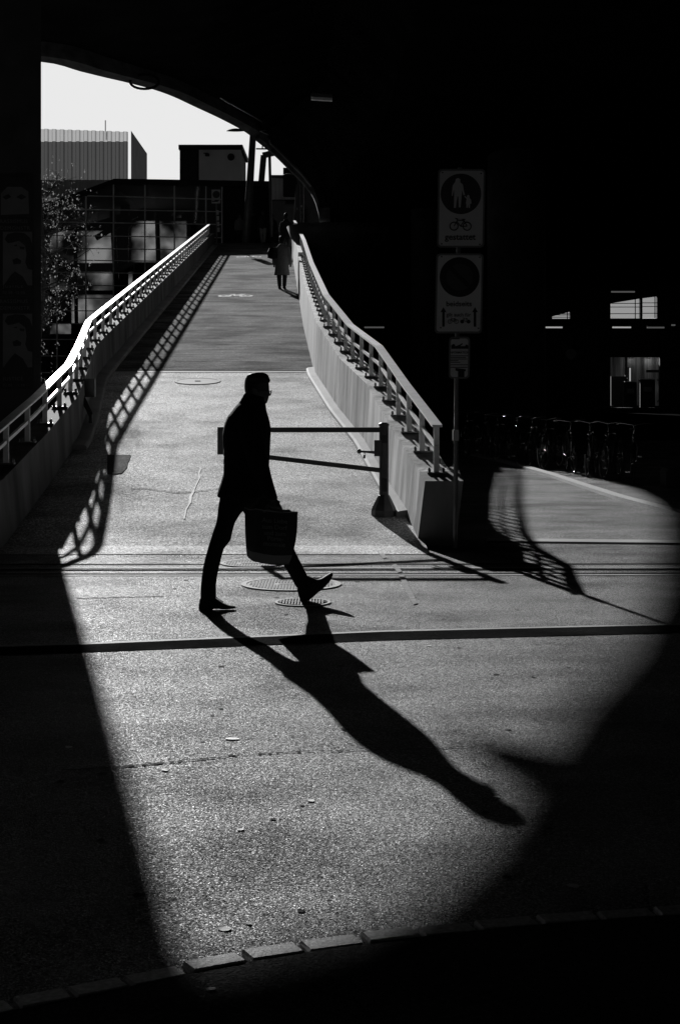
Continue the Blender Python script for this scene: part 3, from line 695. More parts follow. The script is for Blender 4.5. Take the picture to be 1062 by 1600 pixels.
# ================================================================== BARRIER GATE
bg_ = thing('barrier_gate', 'steel swing barrier with two arms across the foot of the ramp', 'barrier', (.5, 17.1, .22))
DB = 17.1
def BP(px, py, dd=0): return P(px, py, DB + dd)
zb = rz(DB)
xp = BP(599.5, 0).x
bm = B(); lathe(bm, (xp, DB, 0), [(.052, zb + .1), (.052, BP(0, 666).z), (.058, BP(0, 665).z), (.058, BP(0, 662).z), (.03, BP(0, 660).z)], 20); obj('post', bm, 'frame', bg_, smooth=False)
bm = B(); lathe(bm, (xp, DB, 0), [(.145, zb - .05), (.14, zb + .06), (.125, zb + .1), (.065, zb + .22), (.055, zb + .23)], 8); obj('base', bm, 'frame', bg_)
bm = B(); bar(bm, BP(344, 671.5), BP(597, 671.5), .05, .056); obj('top_arm', bm, 'frame', bg_)
bm = B(); bar(bm, BP(349, 706), BP(597, 735), .05, .052); obj('lower_arm', bm, 'frame', bg_)
bm = B(); a, b = BP(340, 667), BP(349.5, 710); box(bm, ((a.x + b.x) / 2, DB, (a.z + b.z) / 2), (b.x - a.x, .06, a.z - b.z)); obj('end_plate', bm, 'signr', bg_)
bm = B(); box(bm, BP(590, 700), (.08, .1, .18)); obj('hinge_box', bm, 'frame', bg_)
bm = B(); tube(bm, [BP(587, 707), BP(572, 706), BP(563, 705.5)], [.018, .012, .012], 8); lathe(bm, BP(561, 709), [(.001, 0), (.02, .008), (.026, .028), (.02, .048), (.001, .056)], 10); hd = obj('latch_handle', bm, 'frame', bg_)
bm = B(); box(bm, BP(569, 713.5), (.025, .02, .04)); tube(bm, [BP(567.5, 710.5), BP(568, 707), BP(570, 707), BP(570.5, 710.5)], .004, 6); obj('padlock', bm, 'frame', hd)
for y0, y1, mm in ((680, 692, 'poster'), (724, 745, 'panel'), (748, 768, 'poster')):
    bm = B(); c = BP(600, (y0 + y1) / 2, -.054); box(bm, c, (.06, .004, (y1 - y0) / F * DB)); obj('sticker', bm, 'ink' if mm == 'poster' else 'frame', bg_)

# ================================================================== SIGN POST
DS = 15.8
def SP(px, py, dd=0): return P(px, py, DS + dd)
sp = thing('sign_post', 'galvanised pole rising behind the end of the right parapet, carrying three signs', 'sign post', SP(712, 856.5))
bm = B(); tube(bm, [SP(710.5, 856.5), SP(712, 700), SP(713, 590), SP(718, 262)], .024, 12); obj('pole', bm, 'signf', sp)
bm = B(); box(bm, SP(711.5, 680), (.06, .06, .11)); obj('clamp', bm, 'steel', sp)
def rounded(x0, y0, x1, y1, r, d, lean):               # rounded rectangle in photo px
    out = []
    for cx, cy, a0 in ((x1 - r, y0 + r, 0), (x0 + r, y0 + r, 90), (x0 + r, y1 - r, 180), (x1 - r, y1 - r, 270)):
        for k in range(6):
            a = R(a0 + k * 18); px, py = cx + r * math.cos(a), cy - r * math.sin(a)
            out.append(SP(px - lean * (py - 264), py, d))
    return out
def sign(name, label, cat, x0, y0, x1, y1, lean=.017):
    o = thing(name, label, cat, SP((x0 + x1) / 2, y1, -.05))
    r0 = rounded(x0, y0, x1, y1, 6, -.06, lean); r1 = rounded(x0, y0, x1, y1, 6, -.03, lean)
    i0 = rounded(x0 + 2.5, y0 + 2.5, x1 - 2.5, y1 - 2.5, 4.5, -.064, lean); i1 = rounded(x0 + 2.5, y0 + 2.5, x1 - 2.5, y1 - 2.5, 4.5, -.05, lean)
    bm = B(); loft(bm, [r1, r0, rounded(x0 + 2.3, y0 + 2.3, x1 - 2.3, y1 - 2.3, 4.5, -.06, lean), i1], cap=True); obj('frame', bm, 'signf', o)
    bm = B(); prism(bm, rounded(x0 + 3, y0 + 3, x1 - 3, y1 - 3, 4.5, -.052, lean), (0, -.004, 0)); obj('panel', bm, 'sign', o)
    return o
def disc(o, px, py, rpx, m, dd, name='disc', th=.003):
    bm = B(); c = SP(px, py, dd); loft(bm, [circ(c, rpx / F * DS, (0, 1, 0), 48), circ(c + Vector((0, -th, 0)), rpx / F * DS, (0, 1, 0), 48)]); return obj(name, bm, m, o)
def poly(o, pts, m, dd, name, th=.002):
    bm = B(); prism(bm, [SP(x, y, dd) for x, y in pts], (0, -th, 0)); return obj(name, bm, m, o)
def stxt(o, s, px, py, size, m='signk', name='lettering', sp_=1.0, bold=0.0):
    return text(name, s, size / F * DS, m, Matrix.Translation(SP(px, py, -.058)) @ FRONT, o, spacing=sp_, bold=bold)
def bike_icon(o, cx, cy, s, m='signk', solid=False):
    bm = B(); dd = -.058
    def q(u, v): return SP(cx + u * s, cy - v * s, dd)
    for u in (-.62, .62):
        c = q(u, 0); rr = .38 * s / F * DS
        if solid: loft(bm, [circ(c, rr, (0, 1, 0), 20), circ(c + Vector((0, -.002, 0)), rr, (0, 1, 0), 20)])
        else: tube(bm, [c + Vector((rr * math.cos(t), 0, rr * math.sin(t))) for t in [i * math.pi / 12 for i in range(24)]], .05 * s / F * DS, 6, closed=True)
    for a, b in (((-.62, 0), (-.3, .55)), ((-.3, .55), (.35, .55)), ((.62, 0), (.28, .6)), ((-.35, .45), (0, 0)), ((0, 0), (.33, .5)), ((0, 0), (.62, 0)), ((-.5, .72), (-.28, .7)), ((-.28, .7), (-.3, .55)), ((.15, .65), (.45, .65))):
        tube(bm, [q(*a), q(*b)], .045 * s / F * DS, 6)
    obj('bicycle_symbol', bm, m, o)
s1 = sign('footpath_sign', 'upper sign with adult and child in a dark disc above the word gestattet', 'traffic sign', 684, 264, 758, 387)
disc(s1, 719.5, 303, 31.5, 'signd', -.057)
man_i = [(710, 284), (711, 279.5), (715, 278), (718, 280), (718, 285), (722, 288), (724, 300), (725.5, 304), (723, 305), (720.5, 297), (720.5, 303), (718.5, 324), (715.5, 324), (715, 307), (713.5, 307), (711, 325), (708, 324.5), (708.5, 303), (708, 296), (706, 306), (704.5, 306), (706, 290)]
poly(s1, [(x + .6, y) for x, y in man_i], 'sign', -.061, 'adult_symbol')
poly(s1, [(729, 306), (731, 304), (733, 306), (733, 309), (735.5, 312), (736, 318), (734, 318.5), (733.5, 325), (731.5, 325), (731, 319), (730, 325), (728, 324.5), (728, 318), (727, 317.5), (728.5, 311), (724.8, 307), (725.4, 305.4), (729, 309)], 'sign', -.061, 'child_symbol')
bike_icon(s1, 719, 353.5, 16.5); stxt(s1, 'gestattet', 718.5, 370.5, 13.5, bold=.0012)
for x, y in ((691, 269.5), (751, 271), (689.5, 381), (749, 382)): disc(s1, x, y, 1.2, 'signk', -.057, 'bolt')
s2 = sign('no_parking_sign', 'middle sign with a barred disc over the word beidseits and two arrows', 'traffic sign', 684, 396, 758, 521, .022)
disc(s2, 717.5, 433, 31, 'signk', -.057); disc(s2, 717.5, 433, 20.8, 'signd', -.061, 'inner_disc', .001)
bm = B()
for sgn in (0,): 
    a, b = SP(702, 417.5, -.0645), SP(733, 448.5, -.0645); bar(bm, a, b, .002, 7 / F * DS)
obj('diagonal_bar', bm, 'signk', s2)
stxt(s2, 'beidseits', 716.5, 475, 11.5, bold=.0008); stxt(s2, 'gilt auch für', 716, 492, 8, bold=.0004)
bike_icon(s2, 707.5, 502.5, 8); bike_icon(s2, 726.5, 502.5, 8, solid=True)
for ax in (692.3, 741.5): poly(s2, [(ax, 480), (ax + 4.6, 488), (ax + 1.9, 487.5), (ax + 1.9, 510.5), (ax - 1.9, 510.5), (ax - 1.9, 487.5), (ax - 4.6, 488)], 'signk', -.057, 'arrow')
for x, y in ((689.5, 401), (749, 402), (688, 512), (747, 513)): disc(s2, x, y, 1.2, 'signk', -.057, 'bolt')
s3 = sign('information_sign', 'small lowest sign with a tow truck picture and lines of small print', 'information sign', 705, 526, 738, 592, .015)
stxt(s3, 'INFORMATION', 717, 551, 4.6, bold=.0006)
tow = [(704.5, 545), (704.5, 540), (707, 537.5), (710, 538), (711, 541), (717, 539), (722, 536), (722, 538), (718, 541), (726, 541), (728, 538), (731, 540), (731, 545)]
poly(s3, tow, 'signk', -.057, 'tow_truck_symbol')
for y, w in ((529.5, 14), (556, 27), (558.5, 24), (561, 26), (563.5, 12), (566, 15), (570, 27), (574, 26)):
    bm = B(); a = SP(703.5, y, -.058); box(bm, a + Vector((w / 2 / F * DS, 0, 0)), (w / F * DS, .002, 1.1 / F * DS)); obj('small_print', bm, 'signk', s3)
poly(s3, [(711, 575), (727, 577), (727, 580), (725, 580), (725, 589.5), (715, 589.5), (715, 580), (711, 579)], 'signk', -.057, 'sticker')

# ================================================================== MAN
def slices_h(rows, n=28, e=2.0):
    """rows of (py, xl, xr, yc, ry): horizontal super-ellipse rings that follow the outline"""
    rings = []
    for py, xl, xr, yc, ry in rows:
        z = P(0, py, yc).z; x0, x1 = P(xl, 0, yc).x, P(xr, 0, yc).x; cx, rx = (x0 + x1) / 2, (x1 - x0) / 2
        rg = []
        for i in range(n):
            t = 2 * math.pi * i / n; c, s = math.cos(t), math.sin(t)
            rg.append(Vector((cx + rx * math.copysign(abs(c) ** (2 / e), c), yc + ry * math.copysign(abs(s) ** (2 / e), s), z)))
        rings.append(rg)
    return rings
def slices_v(rows, yc, n=20, e=2.6):
    """rows of (px, ytop, ybot, halfwidth): rings across x, for shoes"""
    rings = []
    for px, yt, yb, hw in rows:
        x = P(px, 0, yc).x; z1, z0 = P(0, yt, yc).z, P(0, yb, yc).z; cz, rzz = (z0 + z1) / 2, (z1 - z0) / 2
        rg = []
        for i in range(n):
            t = 2 * math.pi * i / n; c, s = math.cos(t), math.sin(t)
            rg.append(Vector((x, yc + hw * math.copysign(abs(c) ** (2 / e), c), cz + rzz * math.copysign(abs(s) ** (2 / e), s))))
        rings.append(rg)
    return rings
def shrink(rows, k, dr): return [(py, (xl + xr) / 2 - (xr - xl) / 2 * k, (xl + xr) / 2 + (xr - xl) / 2 * k, yc, max(.02, ry - dr)) for py, xl, xr, yc, ry in rows]
TORSO = [(628, 376, 414, 11.7, .09), (634, 369, 415.5, 11.7, .14), (642, 362.5, 416.5, 11.7, .185), (650, 356, 419, 11.7, .215), (659, 352, 421.5, 11.7, .232), (668, 349.3, 423, 11.7, .238), (678, 348, 423.2, 11.7, .235), (690, 348, 422.5, 11.7, .225), (702, 349.5, 422, 11.7, .21), (714, 351, 421.2, 11.7, .2), (728, 350.5, 420.5, 11.7, .2), (740, 349, 420, 11.7, .205), (754, 345, 419, 11.7, .212), (765, 341, 418, 11.7, .22), (774, 339.3, 417, 11.7, .222), (777, 342, 416, 11.7, .218)]
ARM = [(645, 376, 402, 11.5, .05), (655, 372, 407, 11.48, .066), (675, 374, 411, 11.45, .066), (700, 380, 415, 11.43, .062), (722, 387, 419.5, 11.42, .06), (739, 393, 423, 11.42, .058), (754, 402, 427, 11.41, .053), (768, 410, 431, 11.4, .048), (781, 418, 435, 11.4, .043)]
ARM2 = [(648, 372, 398, 11.9, .05), (675, 368, 402, 11.95, .062), (705, 366, 398, 11.97, .058), (735, 370, 396, 11.97, .052), (765, 378, 400, 11.96, .045), (772, 381, 400, 11.96, .042)]
REAR = [(762, 345, 402, 11.62, .115), (778, 343.5, 396, 11.61, .112), (792, 341, 386, 11.6, .102), (804, 340, 375, 11.59, .092), (816, 338, 367.5, 11.58, .085), (830, 333, 363.5, 11.57, .079), (843, 329, 361, 11.56, .075), (850, 326.7, 356, 11.55, .073), (858, 324.5, 349.5, 11.55, .07), (870, 321, 346.5, 11.54, .067), (886, 317.3, 342.5, 11.53, .063), (900, 315.5, 339.5, 11.52, .06), (914, 314, 337.8, 11.5, .06), (926, 313.4, 337.8, 11.5, .062), (934, 313, 338.2, 11.5, .064)]
FRNT = [(762, 362, 417, 11.78, .115), (780, 368, 424, 11.8, .112), (800, 380, 432, 11.82, .102), (820, 395, 441, 11.84, .09), (840, 411, 451, 11.86, .08), (852, 420, 457, 11.87, .075), (864, 428.5, 462.5, 11.88, .07), (876, 438, 468.5, 11.88, .066), (886, 445, 473.5, 11.88, .063), (896, 451, 478.5, 11.88, .061), (904, 455.5, 482.5, 11.88, .061), (912, 459.5, 485, 11.88, .06), (918, 463, 483, 11.88, .055)]
HEAD = [(583.2, 396, 411, 11.7, .03), (585.5, 391, 415.5, 11.7, .052), (589, 387, 418.5, 11.7, .066), (594, 384.4, 420, 11.7, .074), (600, 383, 420.3, 11.7, .077), (606, 382.8, 420.8, 11.7, .077), (611, 383.4, 420.9, 11.7, .074), (615, 385, 420.2, 11.7, .071), (619, 387, 419.6, 11.7, .067), (623, 389, 418.7, 11.7, .062), (627, 391, 416.5, 11.7, .057), (630, 392, 412.5, 11.7, .052)]
man = thing('person', 'man in dark coat and glasses striding right with a large shopping bag', 'person', (P(400, 0, 11.7).x, 11.7, 0))
bm = B()
loft(bm, slices_h(HEAD)); loft(bm, slices_h([(622, 388, 411, 11.7, .052), (634, 384, 410, 11.7, .056), (648, 378, 410, 11.7, .08)]))
loft(bm, slices_h(shrink(TORSO[2:], .8, .05))); loft(bm, slices_h(shrink(ARM, .65, .02))); loft(bm, slices_h(shrink(ARM2, .65, .02)))
loft(bm, slices_h(shrink(REAR, .7, .02))); loft(bm, slices_h(shrink(FRNT, .7, .02)))
loft(bm, slices_v([(314, 934, 951, .025), (325, 934, 952, .03), (345, 944, 951, .032), (360, 947, 950, .03)], 11.5)); loft(bm, slices_v([(468, 912, 936, .02), (478, 906, 936, .03), (495, 907, 927, .03), (512, 899, 909, .025)], 11.88))
# nose, lips, brow, ear
def HP(px, py, y=11.7): return P(px, py, y)
tube(bm, [HP(418, 608), HP(419.6, 613), HP(420.3, 616.5), HP(418.5, 618.5)], [.008, .010, .011, .008], 8)
tube(bm, [HP(417, 621), HP(420, 621.5)], [.014, .007], 8); tube(bm, [HP(417, 624), HP(419.3, 624)], [.014, .007], 8); tube(bm, [HP(414, 628), HP(417.5, 627)], [.016, .01], 8)
for s in (-1, 1): loft(bm, [circ(HP(400, 612, 11.7 + s * .07), .018, (0, 1, .2), 12, .03), circ(HP(399, 611, 11.7 + s * .088), .022, (0, 1, .2), 12, .034)])
# near hand closed on the bag handles: palm, four fingers, thumb
pw = HP(428, 783, 11.4); pk = HP(430.5, 790, 11.4)
tube(bm, [HP(426, 776, 11.4), pw, HP(429, 788, 11.4)], [.026, .03, .028], 10)
for i, (dx, L) in enumerate(((.034, .95), (.012, 1.0), (-.012, .95), (-.034, .8))):
    k = HP(430.5, 789, 11.4) + Vector((dx, -.03, .0)); tube(bm, [HP(429, 785.5, 11.4) + Vector((dx * .8, -.02, 0)), k + Vector((0, -.006, -.012)), k + Vector((.003, .012, -.04 * L)), k + Vector((.0, .042, -.038 * L)), k + Vector((0, .05, -.014))], [.0105, .0105, .0095, .009, .007], 8)
tube(bm, [HP(431, 783, 11.4) + Vector((.02, .0, 0)), HP(435, 786, 11.41), HP(435, 790, 11.43)], [.013, .012, .009], 8)
# far hand, loosely curled at the thigh
fw = HP(391, 776, 11.96); tube(bm, [HP(390, 768, 11.96), fw, HP(392, 783, 11.96)], [.022, .03, .026], 10)
for i, (dx, L) in enumerate(((.03, .9), (.01, 1), (-.01, .95), (-.03, .8))):
    k = HP(392, 783, 11.96) + Vector((dx, 0, 0)); tube(bm, [k, k + Vector((.004, -.008, -.035 * L)), k + Vector((.008, -.03, -.06 * L))], [.0105, .0095, .0075], 8)
tube(bm, [fw + Vector((.03, -.01, .01)), fw + Vector((.048, -.02, -.03)), fw + Vector((.045, -.025, -.055))], [.012, .011, .008], 8)
body = obj('body', bm, 'skin', man); remesh(body, .006, 2)
bm = B(); loft(bm, slices_h(TORSO, e=2.3)); loft(bm, slices_h(ARM)); loft(bm, slices_h(ARM2))
for i in range(14):                                    # folds and hem bulk
    py = 690 + i * 6; tube(bm, [HP(352 - (2 if py > 750 else 0) - (py > 760) * 4, py, 11.62), HP(351, py + random.uniform(2, 6), 11.72), HP(353, py + 3, 11.8)], .012, 6)
coat = obj('coat', bm, 'wool', man); remesh(coat, .010, 2)
bm = B(); loft(bm, slices_h(REAR)); loft(bm, slices_h(FRNT)); loft(bm, slices_h([(752, 350, 414, 11.7, .17), (770, 346, 412, 11.7, .175), (784, 346, 404, 11.7, .16), (793, 352, 394, 11.7, .11)]))
tro = obj('trousers', bm, 'denim', man); remesh(tro, .010, 2)
for nm, rows, yc in (('shoe', [(311, 946, 952.5, .022), (312.5, 936, 953.2, .034), (316, 929, 953.6, .04), (325, 927, 953.8, .042), (331, 929, 953.6, .042), (334, 931, 951, .04), (340, 936.5, 951, .042), (349, 942, 951.8, .047), (357, 945, 951.5, .048), (363, 946, 951, .042), (366.5, 947, 950.4, .03), (368, 948.3, 950, .012)], 11.5),
                     ('shoe', [(464.5, 914, 924, .022), (466.5, 906, 931, .034), (469.5, 901, 939, .04), (474, 899, 940, .042), (482, 900, 938.5, .043), (489, 903, 933, .043), (496, 905.5, 926.5, .045), (503, 903, 921, .047), (509, 899, 915.5, .047), (514, 896, 910, .042), (518, 894.6, 904, .03), (520, 895.5, 899, .012)], 11.88)):
    bm = B(); loft(bm, slices_v(rows, yc)); o = obj(nm, bm, 'leather', man, smooth=True)
    bm = B(); x = rows[5]; 
    tube(bm, [HP(rows[5][0], rows[5][1] - .6, yc - .012), HP(rows[6][0] - 1, rows[6][1] - 2.5, yc - .03), HP(rows[7][0], rows[7][1] - 1.2, yc)], .003, 5); obj('lace', bm, 'leather', o)
# scarf in folded turns
bm = B()
loft(bm, slices_h([(613.5, 383.5, 400, 11.7, .05), (617, 380, 414, 11.7, .07), (619.5, 379.4, 417, 11.7, .078), (621, 378.6, 417.2, 11.7, .084), (623, 376.5, 416.6, 11.7, .088), (625.5, 376.3, 415.6, 11.7, .09), (628, 373.5, 415.2, 11.7, .095), (631, 372.5, 415.2, 11.7, .105), (634, 368.5, 415.2, 11.7, .12), (640, 364, 415.8, 11.7, .135), (646, 362, 416, 11.7, .14)]))
o = obj('scarf', bm, 'wool', man); remesh(o, .007, 1)
bm = B()
loft(bm, slices_h([(581.6, 397.5, 408.5, 11.7, .035), (582.9, 392, 414, 11.7, .058), (585.5, 386.4, 418.6, 11.7, .082), (590.5, 383.6, 420.8, 11.7, .092), (595, 382.6, 421.8, 11.7, .082), (597.5, 382.2, 421.3, 11.7, .083), (600, 381.9, 417, 11.7, .084), (606, 381.7, 409, 11.7, .084), (612, 382.6, 402, 11.7, .078), (617, 385, 398, 11.7, .06)]))
for k in range(9): tube(bm, [HP(414, 590, 11.7 + (k - 4) * .012), HP(419.5, 592, 11.7 + (k - 4) * .012), HP(421.6 + (k % 3) * .2, 596, 11.7 + (k - 4) * .012)], [.012, .011, .006], 6)
o = obj('hair', bm, 'hair', man); remesh(o, .006, 1)
gl = None
bm = B()
for s in (-1, 1):
    c = HP(423.2, 614, 11.7 + s * .033); tl = Matrix.Rotation(R(12), 3, 'Y')
    tube(bm, [c + tl @ Vector((.0, .025 * math.cos(t), .021 * math.sin(t))) for t in [i * math.pi / 10 for i in range(20)]], .0035, 6, closed=True)
    tube(bm, [c + Vector((.004, s * .025, .012)), HP(419, 610.5, 11.7 + s * .072), HP(402, 610, 11.7 + s * .08), HP(398, 613, 11.7 + s * .08)], .0032, 6)
tube(bm, [HP(422.6, 612.5, 11.692), HP(422.9, 612, 11.7), HP(422.6, 612.5, 11.708)], .0022, 6)
gl = obj('glasses', bm, 'signk', man)
bm = B()
for s in (-1, 1):
    c = HP(423.3, 614, 11.7 + s * .033); tl = Matrix.Rotation(R(12), 3, 'Y'); sheet(bm, [c + tl @ Vector((0, .024 * math.cos(t), .02 * math.sin(t))) for t in [i * math.pi / 10 for i in range(20)]])
obj('lens', bm, 'lens', gl)

# bag he carries
bgt = thing('shopping_bag', 'large dark shopping bag with grey lower band, held by the walking man', 'bag', HP(425, 885, 11.4))
dN, dR, dL = 11.30, 11.42, 11.46
top = [P(399, 795, dN), P(465, 800, dR), P(452, 797, 11.58), P(382.5, 793, dL)]
bot = [P(401, 877, dN), P(451.5, 881, dR), P(440, 874, 11.56), P(385.5, 867, dL)]
def lerp4(t, bulge=.0):
    k3 = t ** 2.6; r = [Vector((a.x + (b.x - a.x) * k3, a.y + (b.y - a.y) * k3, a.z + (b.z - a.z) * t)) for a, b in zip(top, bot)]; c = sum(r, Vector()) / 4
    out = []
    for i in range(4):
        a, b = r[i], r[(i + 1) % 4]
        for k in range(4):
            p = a.lerp(b, k / 4) - Vector((0, 0, math.sin(math.pi * k / 4) * .010 * (1 - t))); s = math.sin(math.pi * k / 4) * bulge; out.append(p + (p - c).normalized() * s + Vector((0, 0, -math.sin(math.pi * k / 4) * .012 * t)))
    return out
bm = B(); loft(bm, [lerp4(t, .012 * math.sin(math.pi * t)) for t in [0, .1, .25, .4, .55, .7, .83]], cap=False); obj('side', bm, 'bag', bgt)
bm = B(); loft(bm, [lerp4(t, .004) for t in (.83, .92, 1.0)] + [[p * .999 + Vector((0, 0, -.004)) for p in lerp4(1, 0)]]); obj('base_band', bm, 'bag2', bgt)
bm = B(); rg = [p for p in lerp4(0)]; tube(bm, rg, .005, 6, closed=True); obj('rim', bm, 'bag2', bgt)
for k, (ya, yb) in enumerate(((11.30, 11.34), (11.46, 11.5))):
    bm = B(); pts = [P(413 + k, 800, ya + .02), P(415 + k, 793, 11.37), P(421, 789.5, 11.4), P(430.5, 791.3 - k, 11.405), P(436, 789.5, 11.4), P(438, 792, 11.39), P(440.5, 801, ya + .05)]
    for a, b in zip(pts, pts[1:]): bar(bm, a, b, .022, .004, Vector((0, 1, 0)))
    obj('handle', bm, 'bag2', bgt)
u = (top[1] - top[0]).normalized(); nrm = u.cross(Vector((0, 0, 1))).normalized(); 
if nrm.y > 0: nrm = -nrm
mw0 = Matrix((( u.x, 0, nrm.x), (u.y, 0, nrm.y), (u.z, 1, nrm.z))).to_4x4()
for s, px, py in (('Aus Liebe', 428, 813.5), ('zum Dorf', 427, 823.5), ('und zum', 428, 833), ('Porte-', 429, 841.5), ('monnaie', 427, 850)):
    p = P(px, py, 11.355) + nrm * .022; mw = Matrix.Translation(p) @ mw0; text('lettering', s, .05, 'bagtxt', mw, bgt)

# ================================================================== FAR PEOPLE
def person(label, px, py, h, d, coatm, legm, turn=0, coat_len=.55, bag=None, grp=None, arms=True, scale_w=1.0, hairm='hair'):
    """small standing or walking figure; py is the ground pixel"""
    c = P(px, py, d); o = thing('person', label, 'person', c, turn, grp)
    def W(x, y, z): return Vector((x * h / 1.7 * scale_w, y * h / 1.7, z * h / 1.7))
    def ring(z, rx, ry, x=0, y=0, n=16): return [W(x + rx * math.cos(2 * math.pi * i / n), y + ry * math.sin(2 * math.pi * i / n), z) for i in range(n)]
    bm = B()
    loft(bm, [ring(1.7, .02, .03), ring(1.68, .05, .06), ring(1.6, .075, .095), ring(1.53, .07, .09), ring(1.48, .05, .07), ring(1.44, .045, .05), ring(1.36, .06, .06)])
    loft(bm, [ring(1.42, .08, .06), ring(1.34, .17, .09), ring(1.1, .15, .1), ring(.9, .15, .1), ring(.78, .14, .1)])
    for s in (-1, 1):
        tube(bm, [W(.085 * s, 0, .85), W(.08 * s, .03 * s, .45), W(.075 * s, -.05 * s, .06), W(.075 * s, -.05 * s - .1, .03)], [.08, .06, .042, .04], 10)
        tube(bm, [W(.18 * s, 0, 1.34), W(.23 * s, .02, 1.08), W(.24 * s, -.06, .82), W(.24 * s, -.08, .72)], [.05, .042, .034, .03], 8)
    b_ = obj('body', bm, 'skin', o, world=False); remesh(b_, .016, 2)
    bm = B(); zl = 1.42 - coat_len * 1.42
    loft(bm, [ring(1.46, .07, .07), ring(1.4, .12, .1), ring(1.33, .195, .115), ring(1.1, .185, .125), ring(.9, .19, .13), ring((.9 + zl) / 2, .205, .145), ring(zl, .235, .165)])
    for s in (-1, 1): tube(bm, [W(.175 * s, 0, 1.34), W(.24 * s, .02, 1.08), W(.25 * s, -.06, .8)], [.065, .06, .05], 8)
    c_ = obj('coat', bm, coatm, o, world=False); remesh(c_, .018, 1)
    bm = B()
    for s in (-1, 1): tube(bm, [W(.085 * s, 0, .85), W(.08 * s, .03 * s, .45), W(.075 * s, -.05 * s, .1)], [.1, .075, .06], 10)
    obj('trousers', bm, legm, o, smooth=True, world=False)
    for s in (-1, 1):
        bm = B(); tube(bm, [W(.075 * s, -.05 * s + .05, .05), W(.075 * s, -.05 * s - .06, .05), W(.075 * s, -.05 * s - .17, .035)], [.045, .048, .035], 8); obj('shoe', bm, 'leather', o, smooth=True, world=False)
    bm = B(); loft(bm, [ring(1.72, .03, .03, 0, .01), ring(1.695, .07, .075, 0, .01), ring(1.62, .09, .105, 0, .015), ring(1.55, .085, .09, 0, .03), ring(1.48, .07, .06, 0, .045)]); obj('hair', bm, hairm, o, smooth=True, world=False)
    return o
wo_ = person('woman in a long grey quilted coat walking up the ramp with a shoulder bag', 440.5, 452, 1.66, 48.3, 'coat', 'coatd', R(172), .68, scale_w=1.12)
bm = B(); c = P(425.5, 396, 48.15); lathe(bm, c + Vector((0, 0, -.17)), [(.05, 0), (.15, .03), (.15, .22), (.1, .34)], 14); wb = obj('shoulder_bag', bm, 'leather'); tag(wb, 'dark shoulder bag hanging at the left side of the woman on the ramp', 'bag')
bm = B(); tube(bm, [P(428, 391, 48.15), P(430, 382, 48.12), P(434, 379, 48.3)], .012, 6); obj('strap', bm, 'leather', wb)
person('person in a dark coat standing beside the foot of the leaning mast', 395, 382, 1.72, 80.5, 'coatd', 'coatd', R(10), .5)
person('person with pale sleeves and light trousers among the group atop the ramp', 411, 382, 1.76, 80, 'coatd', 'light_cloth', R(-20), .42)
person('smaller person in dark clothes standing left of the leaning mast', 374, 382, 1.62, 81, 'coat', 'coatd', R(30), .45)
person('person in dark clothes standing between the pale-sleeved person and the woman', 425, 382, 1.6, 80.6, 'coatd', 'coatd', R(0), .5)
person('dark-haired person partly hidden behind the woman in the long coat', 447, 398, 1.72, 64, 'coatd', 'coatd', R(170), .5)

